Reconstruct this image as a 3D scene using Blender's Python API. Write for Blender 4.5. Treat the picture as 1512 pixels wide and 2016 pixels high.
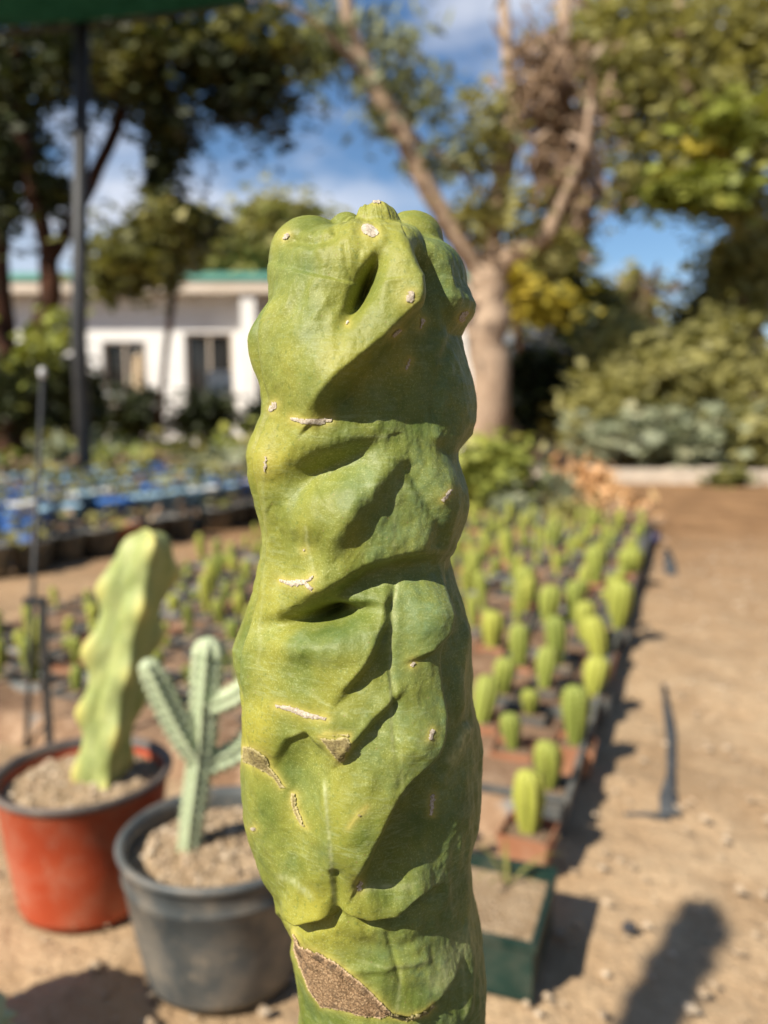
import bpy, bmesh, math, random
import numpy as np
from mathutils import Vector

# ------------------------------------------------------------------ scene, camera, light
for o in list(bpy.data.objects): bpy.data.objects.remove(o)
scene = bpy.context.scene
COL = scene.collection
R = math.radians
FPX = 1582.0                    # focal length in pixels of the 1512 x 2016 photograph
PITCH = R(7.0); CP, SP = math.cos(PITCH), math.sin(PITCH)
CAMH = 0.86
YC = 0.36                       # distance of the totem cactus
SUN_AZ = R(47.0)                # sun stands behind the camera, this far to its left
SUN_EL = R(41.0)

cam = bpy.data.cameras.new('camera')
cam.sensor_fit = 'VERTICAL'; cam.sensor_height = 36.0; cam.sensor_width = 27.0
cam.lens = 36.0*FPX/2016.0
cam.clip_start = 0.01; cam.clip_end = 3000.0
cam.dof.use_dof = True
cam.dof.focus_distance = YC - 0.035
cam.dof.aperture_fstop = 5.4
camo = bpy.data.objects.new('camera', cam); COL.objects.link(camo)
camo.location = (0, 0, CAMH); camo.rotation_euler = (R(90)-PITCH, 0, 0)
scene.camera = camo

world = bpy.data.worlds.new('World'); scene.world = world; world.use_nodes = True
wn = world.node_tree.nodes; wl = world.node_tree.links
for n in list(wn): wn.remove(n)
w_out = wn.new('ShaderNodeOutputWorld'); w_bg = wn.new('ShaderNodeBackground')
sky = wn.new('ShaderNodeTexSky'); sky.sky_type = 'NISHITA'; sky.sun_disc = False
sky.sun_elevation = SUN_EL; sky.sun_rotation = R(180)+SUN_AZ
sky.air_density = 1.0; sky.dust_density = 0.35; sky.ozone_density = 3.0; sky.altitude = 100
# soft white clouds over the whole sky
wtc = wn.new('ShaderNodeTexCoord'); wmap = wn.new('ShaderNodeMapping')
wmap.inputs['Scale'].default_value = (1.6, 1.6, 4.2); wmap.inputs['Location'].default_value = (0.35, 0.2, 0.15)
wnoise = wn.new('ShaderNodeTexNoise'); wnoise.inputs['Scale'].default_value = 1.5
wnoise.inputs['Detail'].default_value = 7.0; wnoise.inputs['Roughness'].default_value = 0.55
wramp = wn.new('ShaderNodeValToRGB')
wramp.color_ramp.elements[0].position = 0.50; wramp.color_ramp.elements[1].position = 0.72
wmix = wn.new('ShaderNodeMixRGB'); wmix.inputs['Color2'].default_value = (11.0, 11.3, 12.4, 1)
wl.new(wtc.outputs['Generated'], wmap.inputs['Vector']); wl.new(wmap.outputs[0], wnoise.inputs['Vector'])
wsx = wn.new('ShaderNodeSeparateXYZ'); wl.new(wtc.outputs['Generated'], wsx.inputs[0])
wmr = wn.new('ShaderNodeMapRange'); wmr.inputs['From Min'].default_value = 0.02; wmr.inputs['From Max'].default_value = 0.55   # more cloud low down
wmr.inputs['To Min'].default_value = 0.15; wmr.inputs['To Max'].default_value = -0.05; wl.new(wsx.outputs['Z'], wmr.inputs['Value'])
wadd = wn.new('ShaderNodeMath'); wadd.operation = 'ADD'; wl.new(wnoise.outputs['Fac'], wadd.inputs[0]); wl.new(wmr.outputs[0], wadd.inputs[1])
wl.new(wadd.outputs[0], wramp.inputs['Fac']); wl.new(wramp.outputs['Color'], wmix.inputs['Fac'])
whs = wn.new('ShaderNodeHueSaturation'); whs.inputs['Saturation'].default_value = 1.12; whs.inputs['Value'].default_value = 1.5
wl.new(sky.outputs[0], whs.inputs['Color']); wl.new(whs.outputs[0], wmix.inputs['Color1']); wl.new(wmix.outputs[0], w_bg.inputs['Color'])
w_bg.inputs['Strength'].default_value = 0.052
wl.new(w_bg.outputs[0], w_out.inputs['Surface'])

sun = bpy.data.lights.new('sun', 'SUN'); sun.energy = 5.0; sun.angle = R(0.55); sun.color = (1.0, 0.93, 0.80)
suno = bpy.data.objects.new('sun', sun); COL.objects.link(suno)
sundir = Vector((-math.sin(SUN_AZ)*math.cos(SUN_EL), -math.cos(SUN_AZ)*math.cos(SUN_EL), math.sin(SUN_EL)))
suno.rotation_euler = sundir.to_track_quat('Z', 'Y').to_euler()
suno.location = sundir*30

scene.render.engine = 'CYCLES'
vs = scene.view_settings
vs.view_transform = 'Standard'; vs.look = 'None'; vs.gamma = 1.0; vs.use_curve_mapping = False
vs.exposure = 0.68

# ------------------------------------------------------------------ helpers
def ray(px, py):
    u = (px-756.0)/FPX; v = (py-1008.0)/FPX
    return u, CP - v*SP, -(SP + v*CP)
def G(px, py, z=0.0):                       # pixel -> point on a level plane
    u, f, d = ray(px, py); t = (z-CAMH)/d
    return Vector((u*t, f*t, z))
def at(px, py, Y):                          # pixel -> point at forward distance Y
    u, f, d = ray(px, py); t = Y/f
    return Vector((u*t, Y, CAMH + d*t))
def pxm(Y): return Y/FPX                    # metres per photo pixel at distance Y
def project(x, y, z):
    dz = z-CAMH
    depth = y*CP - dz*SP; up = y*SP + dz*CP
    return 756 + FPX*x/depth, 1008 - FPX*up/depth

def mesh_np(name, V, F, smooth=True):
    V = np.asarray(V, np.float32); F = np.asarray(F, np.int32)
    me = bpy.data.meshes.new(name)
    me.vertices.add(len(V)); me.vertices.foreach_set('co', V.ravel())
    k = F.shape[1]
    me.loops.add(F.size); me.loops.foreach_set('vertex_index', F.ravel())
    me.polygons.add(len(F)); me.polygons.foreach_set('loop_start', np.arange(0, F.size, k, dtype=np.int32))
    me.polygons.foreach_set('use_smooth', np.full(len(F), smooth))
    me.update(calc_edges=True); me.validate()
    return me
def tag(o, label=None, cat=None, group=None, kind=None):
    if label: o['label'] = label
    if cat: o['category'] = cat
    if group: o['group'] = group
    if kind: o['kind'] = kind
    return o
def obj(name, me, m=None, parent=None):
    o = bpy.data.objects.new(name, me); COL.objects.link(o)
    if m is not None and me is not None and len(me.materials) == 0: me.materials.append(m)
    if parent is not None: o.parent = parent
    return o
def thing(name, label, cat, loc=(0,0,0), rz=0.0, group=None):
    o = bpy.data.objects.new(name, None); COL.objects.link(o)
    o.empty_display_size = 0.05
    o.location = loc; o.rotation_euler = (0, 0, rz)
    return tag(o, label, cat, group)
def copy_tree(o, parent=None):
    c = o.copy(); COL.objects.link(c)
    if parent is not None: c.parent = parent
    for ch in list(o.children): copy_tree(ch, c)
    return c
class MB:                                   # collects quads / tris
    def __init__(s): s.v = []; s.f = []
    def box(s, x0, x1, y0, y1, z0, z1):
        b = len(s.v)
        s.v += [(x0,y0,z0),(x1,y0,z0),(x1,y1,z0),(x0,y1,z0),(x0,y0,z1),(x1,y0,z1),(x1,y1,z1),(x0,y1,z1)]
        s.f += [(b,b+3,b+2,b+1),(b+4,b+5,b+6,b+7),(b,b+1,b+5,b+4),(b+1,b+2,b+6,b+5),(b+2,b+3,b+7,b+6),(b+3,b,b+4,b+7)]
        return s
    def poly(s, pts, quads):
        b = len(s.v); s.v += list(pts); s.f += [tuple(i+b for i in q) for q in quads]; return s
    def tube(s, pts, rad, n=10, cap=True, jitter=0.0, rng=random):
        pts = [Vector(p) for p in pts]
        if not hasattr(rad, '__len__'): rad = [rad]*len(pts)
        b0 = len(s.v); ref = Vector((0.31, 0.87, 0.11))
        for i, p in enumerate(pts):
            t = (pts[min(i+1, len(pts)-1)] - pts[max(i-1, 0)]).normalized()
            a = t.cross(ref)
            if a.length < 1e-4: a = t.cross(Vector((1,0,0)))
            a.normalize(); c = t.cross(a).normalized()
            for k in range(n):
                w = 2*math.pi*k/n; rr = rad[i]*(1+jitter*(rng.random()-.5))
                s.v.append(tuple(p + (a*math.cos(w) + c*math.sin(w))*rr))
        for i in range(len(pts)-1):
            for k in range(n):
                s.f.append((b0+i*n+k, b0+i*n+(k+1)%n, b0+(i+1)*n+(k+1)%n, b0+(i+1)*n+k))
        if cap:
            s.f.append(tuple(b0+k for k in range(n))); b1 = b0+(len(pts)-1)*n
            s.f.append(tuple(b1+k for k in reversed(range(n))))
        return s
    def lathe(s, prof, n=40, c=(0,0,0)):
        b0 = len(s.v)
        for r, z in prof:
            for k in range(n):
                w = 2*math.pi*k/n; s.v.append((c[0]+r*math.cos(w), c[1]+r*math.sin(w), c[2]+z))
        for i in range(len(prof)-1):
            for k in range(n):
                s.f.append((b0+i*n+k, b0+i*n+(k+1)%n, b0+(i+1)*n+(k+1)%n, b0+(i+1)*n+k))
        return s
    def build(s, name, m, parent=None, smooth=False, bevel=0.0, label=None):
        me = bpy.data.meshes.new(name); me.from_pydata(s.v, [], s.f); me.update()
        bm = bmesh.new(); bm.from_mesh(me)
        bmesh.ops.recalc_face_normals(bm, faces=bm.faces)
        if bevel > 0:
            bmesh.ops.bevel(bm, geom=[e for e in bm.edges if len(e.link_faces) == 2 and e.calc_face_angle(0) > 0.6], offset=bevel, segments=2, affect='EDGES', clamp_overlap=True)
        bm.to_mesh(me); bm.free()
        if smooth:
            me.polygons.foreach_set('use_smooth', [True]*len(me.polygons))
        o = obj(name, me, m, parent)
        if label: o['label'] = label
        return o

# ------------------------------------------------------------------ materials
class NT:
    def __init__(s, name):
        s.m = bpy.data.materials.new(name); s.m.use_nodes = True
        s.n = s.m.node_tree.nodes; s.l = s.m.node_tree.links
        s.b = s.n['Principled BSDF']
    def noise(s, scale, detail=4, rough=0.55, coord='Object', dist=0.0, vec=None):
        t = s.n.new('ShaderNodeTexNoise'); t.inputs['Scale'].default_value = scale
        t.inputs['Detail'].default_value = detail; t.inputs['Roughness'].default_value = rough
        t.inputs['Distortion'].default_value = dist
        if vec is None:
            c = s.n.new('ShaderNodeTexCoord'); vec = c.outputs[coord]
        s.l.new(vec, t.inputs['Vector']); return t.outputs['Fac']
    def voronoi(s, scale, coord='Object', out='Distance', feature='F1'):
        t = s.n.new('ShaderNodeTexVoronoi'); t.feature = feature; t.inputs['Scale'].default_value = scale
        c = s.n.new('ShaderNodeTexCoord'); s.l.new(c.outputs[coord], t.inputs['Vector']); return t.outputs[out]
    def ramp(s, fac, stops):
        r = s.n.new('ShaderNodeValToRGB'); e = r.color_ramp.elements
        while len(e) < len(stops): e.new(0.5)
        for i, (p, c) in enumerate(stops):
            e[i].position = p; e[i].color = (c, c, c, 1) if not hasattr(c, '__len__') else (*c, 1)
        s.l.new(fac, r.inputs['Fac']); return r.outputs['Color']
    def mix(s, fac, a, b, mode='MIX'):
        x = s.n.new('ShaderNodeMixRGB'); x.blend_type = mode
        for k, v in (('Fac', fac), ('Color1', a), ('Color2', b)):
            if hasattr(v, 'links') or hasattr(v, 'is_linked'): s.l.new(v, x.inputs[k])
            elif k == 'Fac': x.inputs[k].default_value = v
            else: x.inputs[k].default_value = (*v, 1) if hasattr(v, '__len__') else (v, v, v, 1)
        return x.outputs['Color']
    def attr(s, name, out='Fac'):
        a = s.n.new('ShaderNodeAttribute'); a.attribute_name = name; return a.outputs[out]
    def objrand(s):
        a = s.n.new('ShaderNodeObjectInfo'); return a.outputs['Random']
    def bump(s, h, strength=0.3, dist=0.01, prev=None):
        b = s.n.new('ShaderNodeBump'); b.inputs['Strength'].default_value = strength; b.inputs['Distance'].default_value = dist
        s.l.new(h, b.inputs['Height'])
        if prev is not None: s.l.new(prev, b.inputs['Normal'])
        s.l.new(b.outputs[0], s.b.inputs['Normal']); return b.outputs[0]
    def col(s, c):
        if hasattr(c, 'is_linked'): s.l.new(c, s.b.inputs['Base Color'])
        else: s.b.inputs['Base Color'].default_value = (*c, 1)
    def set(s, **k):
        names = dict(rough='Roughness', spec='Specular IOR Level', metal='Metallic', sss='Subsurface Weight', trans='Transmission Weight', coat='Coat Weight', sheen='Sheen Weight')
        for a, v in k.items(): s.b.inputs[names[a]].default_value = v
        return s
def simple(name, c1, c2, scale=8.0, rough=0.7, bump=0.2, bdist=0.01, spec=0.3, detail=5):
    t = NT(name); f = t.noise(scale, detail)
    t.col(t.ramp(f, [(0.3, c1), (0.7, c2)])); t.set(rough=rough, spec=spec)
    if bump > 0: t.bump(t.noise(scale*3, 4), bump, bdist)
    return t.m
def leaf_mat(name, c1, c2, c3=None, rough=0.55, translucent=0.25):
    t = NT(name); r = t.attr('rnd')
    st = [(0.0, c1), (0.75, c2)] + ([(1.0, c3)] if c3 else [])
    c = t.ramp(r, st); t.col(c); t.set(rough=rough, spec=0.35)
    tr = t.n.new('ShaderNodeBsdfTranslucent'); t.l.new(t.mix(0.5, c, (c2[0]*1.3, c2[1]*1.3, c2[2]*0.5)), tr.inputs['Color'])
    mx = t.n.new('ShaderNodeMixShader'); mx.inputs[0].default_value = translucent
    t.l.new(t.b.outputs[0], mx.inputs[1]); t.l.new(tr.outputs[0], mx.inputs[2])
    t.l.new(mx.outputs[0], t.n['Material Output'].inputs['Surface'])
    return t.m
# ------------------------------------------------------------------ the big totem cactus
def cactus_mat(name, deep=(0.078,0.116,0.018), light=(0.195,0.215,0.040), yellow=(0.31,0.285,0.038), cool_tint=(0.135,0.20,0.085), fine=1.0):
    t = NT(name)
    n1 = t.noise(38*fine, 5, 0.6); n2 = t.noise(260*fine, 3, 0.7); n3 = t.noise(1400*fine, 2, 0.6)
    c = t.mix(t.ramp(n1, [(0.34, 0.0), (0.66, 1.0)]), deep, light)
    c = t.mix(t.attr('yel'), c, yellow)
    wx = t.mix(1.0, t.attr('cool_tint'), t.ramp(n2, [(0.35, 0.25), (0.7, 1.0)]), 'MULTIPLY')
    c = t.mix(wx, c, cool_tint)
    # tiny pale flecks of the waxy skin
    c = t.mix(t.mix(1.0, t.ramp(n3, [(0.54, 0.0), (0.70, 0.55)]), t.ramp(n1, [(0.4, 0.3), (0.7, 1.0)]), 'MULTIPLY'), c, (0.44, 0.47, 0.19))
    c = t.mix(t.ramp(t.noise(620*fine, 2, 0.5), [(0.58, 0.0), (0.72, 0.5)]), c, (0.10, 0.14, 0.025))
    # waxy bloom rubbed into horizontal streaks, hair scratches and dust specks
    tc_ = t.n.new('ShaderNodeTexCoord'); mp_ = t.n.new('ShaderNodeMapping'); mp_.inputs['Scale'].default_value = (1, 1, 4.5); t.l.new(tc_.outputs['Object'], mp_.inputs['Vector'])
    st_ = t.noise(120*fine, 5, 0.7, vec=mp_.outputs[0], dist=0.6)
    c = t.mix(t.mix(1.0, t.ramp(st_, [(0.50, 0.0), (0.68, 0.42)]), t.ramp(t.noise(26*fine, 4, 0.6), [(0.40, 0.0), (0.62, 1.0)]), 'MULTIPLY'), c, (0.33, 0.38, 0.19))
    mp2 = t.n.new('ShaderNodeMapping'); mp2.inputs['Scale'].default_value = (1, 1, 9); mp2.inputs['Rotation'].default_value = (0.5, 0.9, 0.3); t.l.new(tc_.outputs['Object'], mp2.inputs['Vector'])
    c = t.mix(t.ramp(t.noise(190*fine, 3, 0.6, vec=mp2.outputs[0]), [(0.70, 0.0), (0.74, 0.45)]), c, (0.42, 0.43, 0.24))
    c = t.mix(t.ramp(t.voronoi(210*fine), [(0.035, 0.8), (0.075, 0.0)]), c, (0.24, 0.17, 0.075))
    c = t.mix(t.attr('line'), c, (0.36, 0.38, 0.17))
    c = t.mix(t.attr('halo'), c, (0.42, 0.36, 0.09))
    t.col(c); t.set(rough=0.52, spec=0.28, sss=0.03)
    t.b.inputs['Subsurface Radius'].default_value = (0.004, 0.004, 0.001)
    p = t.bump(n3, 0.22, 0.0006); p = t.bump(n2, 0.25, 0.0012, p); t.bump(st_, 0.12, 0.0010, p)
    return t.m
def cork_mat(name, a, b, c, crack=0.75, bmp=0.8):
    t = NT(name); f = t.noise(900, 4, 0.7); v = t.voronoi(520, feature='DISTANCE_TO_EDGE')
    k = t.ramp(f, [(0.28, a), (0.52, b), (0.75, c)])
    k = t.mix(t.ramp(v, [(0.0, crack), (0.16, 0.0)]), k, (0.05, 0.030, 0.018))
    cell = t.voronoi(330, out='Color'); sp_ = t.n.new('ShaderNodeSeparateColor'); t.l.new(cell, sp_.inputs[0])
    big = t.ramp(t.noise(55, 3), [(0.48, 0.0), (0.60, 1.0)])
    k = t.mix(t.mix(1.0, t.ramp(sp_.outputs[0], [(0.55, 0.0), (0.62, crack*1.1)]), big, 'MULTIPLY'), k, (0.085,0.060,0.042))
    k = t.mix(t.ramp(t.attr('prof'), [(0.30, 0.75), (0.75, 0.0)]), k, tuple(min(x*1.35, .8) for x in c))
    t.col(k); t.set(rough=0.9, spec=0.15); t.bump(f, bmp, 0.0010)
    return t.m
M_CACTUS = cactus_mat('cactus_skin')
M_CORK = cork_mat('brown_cork', (0.16,0.09,0.045), (0.36,0.235,0.13), (0.52,0.38,0.23), 0.55)
M_OLIVECORK = cork_mat('olive_cork', (0.17,0.13,0.05), (0.27,0.22,0.09), (0.36,0.31,0.15), 0.25, 0.4)
M_SCAR = cork_mat('pale_scar', (0.26,0.20,0.13), (0.52,0.45,0.35), (0.66,0.60,0.50), 0.2, 0.4)

SIL_L = [(470,548),(490,535),(522,528),(545,531),(570,538),(601,538),(622,520),(644,507),(666,497),(703,497),(733,505),(785,521),(814,520),(863,507),(896,496),(928,494),(954,499),(980,508),(1028,517),(1073,518),(1110,510),(1158,501),(1195,488),(1236,473),(1269,462),(1299,464),(1336,477),(1369,486),(1399,488),(1418,488),(1459,481),(1496,477),(1541,479),(1585,483),(1630,492),(1682,510),(1707,525),(1719,538),(1763,547),(1796,562),(1811,580),(1830,578),(1859,575),(1881,581),(1918,588),(1956,590),(2016,588),(2150,585),(2700,585)]
SIL_R = [(470,872),(492,879),(511,884),(529,899),(563,921),(600,938),(618,934),(637,921),(663,907),(681,910),(722,921),(759,933),(796,938),(833,937),(855,929),(877,910),(888,902),(911,904),(928,906),(954,914),(987,915),(1021,907),(1050,895),(1065,886),(1087,884),(1110,886),(1139,895),(1184,910),(1232,921),(1276,927),(1324,931),(1365,932),(1398,936),(1436,944),(1470,951),(1511,947),(1555,945),(1604,944),(1641,932),(1670,925),(1715,921),(1744,925),(1778,934),(1815,944),(1863,951),(1900,953),(2016,953),(2150,950),(2700,950)]
def interp(tab, y):
    a = np.array(tab, float); return np.interp(y, a[:,0], a[:,1])
def sstep(a, b, x):
    t = np.clip((x-a)/(b-a), 0, 1); return t*t*(3-2*t)
def gblur1(A, s, axis, wrap):
    k = int(3*s)+1; w = np.exp(-0.5*(np.arange(-k, k+1)/s)**2); w /= w.sum()
    B = np.zeros_like(A)
    if wrap:
        for i, ww in zip(range(-k, k+1), w): B += ww*np.roll(A, i, axis)
        return B
    P = np.concatenate([np.repeat(A[:1], k, 0), A, np.repeat(A[-1:], k, 0)], 0)
    for i, ww in enumerate(w): B += ww*P[i:i+A.shape[0]]
    return B
def vnoise(x, y, seed):                     # smooth value noise
    rng = np.random.RandomState(seed); T = rng.rand(64, 64)*2-1
    xi = np.floor(x).astype(int); yi = np.floor(y).astype(int); fx = x-xi; fy = y-yi
    fx = fx*fx*(3-2*fx); fy = fy*fy*(3-2*fy)
    g = lambda a, b: T[a % 64, b % 64]
    return (g(xi,yi)*(1-fx)+g(xi+1,yi)*fx)*(1-fy) + (g(xi,yi+1)*(1-fx)+g(xi+1,yi+1)*fx)*fy
def bumpf(X, Y, cx, cy, sx, sy, amp, rot=0.0):
    c, s = math.cos(R(rot)), math.sin(R(rot)); dx = X-cx; dy = Y-cy
    a = (dx*c + dy*s)/sx; b = (-dx*s + dy*c)/sy
    return amp*np.exp(-0.5*(a*a + b*b))
def polydist(X, Y, pts):
    """distance, signed side (+ = left hand of travel), length parameter"""
    pts = np.array(pts, float); seg = np.hypot(*(pts[1:]-pts[:-1]).T); L = np.concatenate([[0], np.cumsum(seg)])
    D = np.full(X.shape, 1e9); S = np.ones(X.shape); T = np.zeros(X.shape)
    for i in range(len(pts)-1):
        ax, ay = pts[i]; bx, by = pts[i+1]; ux, uy = (bx-ax)/seg[i], (by-ay)/seg[i]
        t = (X-ax)*ux + (Y-ay)*uy; tc = np.clip(t, 0, seg[i])
        d = np.hypot(X-ax-tc*ux, Y-ay-tc*uy); m = d < D
        side = np.where((X-ax)*uy - (Y-ay)*ux >= 0, 1.0, -1.0)
        D = np.where(m, d, D); S = np.where(m, side, S)
        tt = np.where(i == 0, np.minimum(t, tc), tc); tt = np.where((i == len(pts)-2) & (t > seg[i]), t, tt)
        T = np.where(m, (L[i]+tt)/L[-1], T)
    return D, S, T
def ledge(X, Y, pts, A, w, soft, B=0.0, wl=30.0, fade=0.22):
    D, S, T = polydist(X, Y, pts); sd = D*S
    w = w*0.8; f = A*sstep(-w, w, sd)*np.exp(-np.maximum(sd, 0)/soft) - B*np.exp(-0.5*((sd+wl*0.8)/wl)**2)
    return f*sstep(-fade*0.5, fade, T)*sstep(1+fade*0.5, 1-fade, T)
def groove(X, Y, pts, amp, s, fade=0.12):
    D, S, T = polydist(X, Y, pts)
    return amp*np.exp(-0.5*(D/s)**2)*sstep(-0.02, fade, T)*sstep(1.02, 1-fade, T)
def inpoly(X, Y, pts):
    r = np.zeros(X.shape, bool); n = len(pts)
    for i in range(n):
        x1, y1 = pts[i]; x2, y2 = pts[(i+1) % n]
        c = ((y1 > Y) != (y2 > Y)) & (X < (x2-x1)*(Y-y1)/((y2-y1)+1e-9)+x1); r ^= c
    return r

def sculpt(X, Y):
    f = np.zeros(X.shape)
    # crown: ridge running down from the apex, its deep hollow and the shaded slope under it
    f += ledge(X, Y, [(620,830),(690,742),(768,668),(822,604),(826,545),(800,470)], 50, 26, 110, 16, 50)
    f += bumpf(X, Y, 717, 566, 40, 10.5, -58, -62) + bumpf(X, Y, 690, 585, 60, 34, -16, -66)
    f += bumpf(X, Y, 825, 800, 75, 85, -24) + bumpf(X, Y, 855, 525, 15, 48, -30, -8)
    f += bumpf(X, Y, 812, 588, 16, 20, 7)
    f += bumpf(X, Y, 900, 600, 22, 40, 8) + bumpf(X, Y, 915, 800, 20, 50, 5)
    f += groove(X, Y, [(872,470),(885,560),(905,660),(880,760),(872,860)], -8, 7)
    # first swelling and the shaded hollow beneath it
    f += ledge(X, Y, [(548,985),(585,925),(640,893),(700,872),(770,858)], 16, 30, 60, 24, 36, 0.35)
    f += bumpf(X, Y, 645, 922, 62, 20, -14, -14) + bumpf(X, Y, 528, 905, 26, 46, 10)
    f += bumpf(X, Y, 640, 1015, 90, 45, 9)
    # lit plane / shaded plane edges of the zig-zag front rib
    f += ledge(X, Y, [(668,1090),(712,1012),(762,945),(800,900)], 22, 34, 100, 6, 40)
    f += bumpf(X, Y, 872, 985, 32, 58, 24) + groove(X, Y, [(808,905),(828,960),(848,1020),(858,1085)], -9, 9)
    f += ledge(X, Y, [(590,1190),(650,1166),(720,1122),(800,1098),(880,1092)], 24, 20, 70, 20, 26)
    f += bumpf(X, Y, 618, 1224, 46, 14, -60, -7) + bumpf(X, Y, 665, 1215, 50, 13, -24, -7) + bumpf(X, Y, 690, 1208, 50, 10, -12, -12) + bumpf(X, Y, 640, 1272, 80, 20, 9)
    f += ledge(X, Y, [(672,1372),(725,1300),(755,1225),(768,1160)], 19, 14, 90, 3, 30)
    f += bumpf(X, Y, 836, 1212, 25, 36, 19) + ledge(X, Y, [(795,1300),(838,1275),(868,1228),(872,1170)], 11, 10, 40)
    f += groove(X, Y, [(790,1120),(774,1190),(768,1300),(771,1440),(775,1500)], -3.2, 3.5)
    f += ledge(X, Y, [(846,1490),(866,1400),(860,1300),(866,1180),(884,1080)], 15, 12, 60)
    f += bumpf(X, Y, 815, 1430, 38, 60, 13)
    f += ledge(X, Y, [(665,1500),(722,1428),(790,1352)], 16, 13, 60, 4, 25)
    f += ledge(X, Y, [(700,1745),(742,1655),(788,1562),(848,1482),(866,1420)], 34, 18, 90, 12, 40)
    f += bumpf(X, Y, 835, 1620, 48, 75, -14)
    f += groove(X, Y, [(870,1540),(905,1640),(890,1740),(850,1800)], 5, 26) + groove(X, Y, [(925,1420),(895,1490),(872,1560)], 7, 10)
    # left lower face: oval hollow, pale midrib
    f += bumpf(X, Y, 590, 1525, 36, 58, -20, 8) + bumpf(X, Y, 575, 1640, 40, 55, -9)
    f += ledge(X, Y, [(540,1505),(566,1458),(604,1443),(642,1478)], 9, 9, 40)
    f += bumpf(X, Y, 510, 1440, 30, 40, 7) + bumpf(X, Y, 690, 1600, 40, 80, 8)
    f += groove(X, Y, [(637,1530),(648,1650),(660,1795)], 5, 6)
    # foot of the upper segment: overlapping lobes and the waist below
    f += ledge(X, Y, [(552,1800),(600,1812),(660,1800)], 24, 8, 32, 8, 10)
    f += ledge(X, Y, [(668,1788),(725,1806),(778,1798),(822,1760),(862,1742)], 22, 8, 30, 10, 10) + bumpf(X, Y, 735, 1768, 44, 18, 7)
    f += groove(X, Y, [(662,1700),(664,1815)], -8, 8)
    f += ledge(X, Y, [(560,1822),(610,1868),(690,1922),(765,1988),(815,1998),(860,1965),(905,1890)], 11, 6, 40, 3, 8, 0.08)
    f += bumpf(X, Y, 770, 1900, 70, 50, 5)
    f += groove(X, Y, [(760,1830),(775,1880),(790,1940)], -3, 4) + groove(X, Y, [(930,1700),(915,1800),(925,1900),(915,2016)], 6, 7)
    f += groove(X, Y, [(890,700),(878,800),(872,880)], 6, 10) + groove(X, Y, [(905,1120),(918,1230),(900,1330),(905,1420)], 7, 10)
    f += bumpf(X, Y, 760, 700, 50, 14, 5, -40) + bumpf(X, Y, 720, 1880, 30, 24, -4)
    f += groove(X, Y, [(680,1905),(760,1900),(850,1880)], 3, 6) + groove(X, Y, [(690,1850),(770,1870),(860,1830)], -3, 8)
    f += groove(X, Y, [(560,470),(610,476),(655,462),(660,440)], -9, 7) + groove(X, Y, [(676,470),(682,520),(696,560)], -2.5, 4)
    return f

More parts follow.
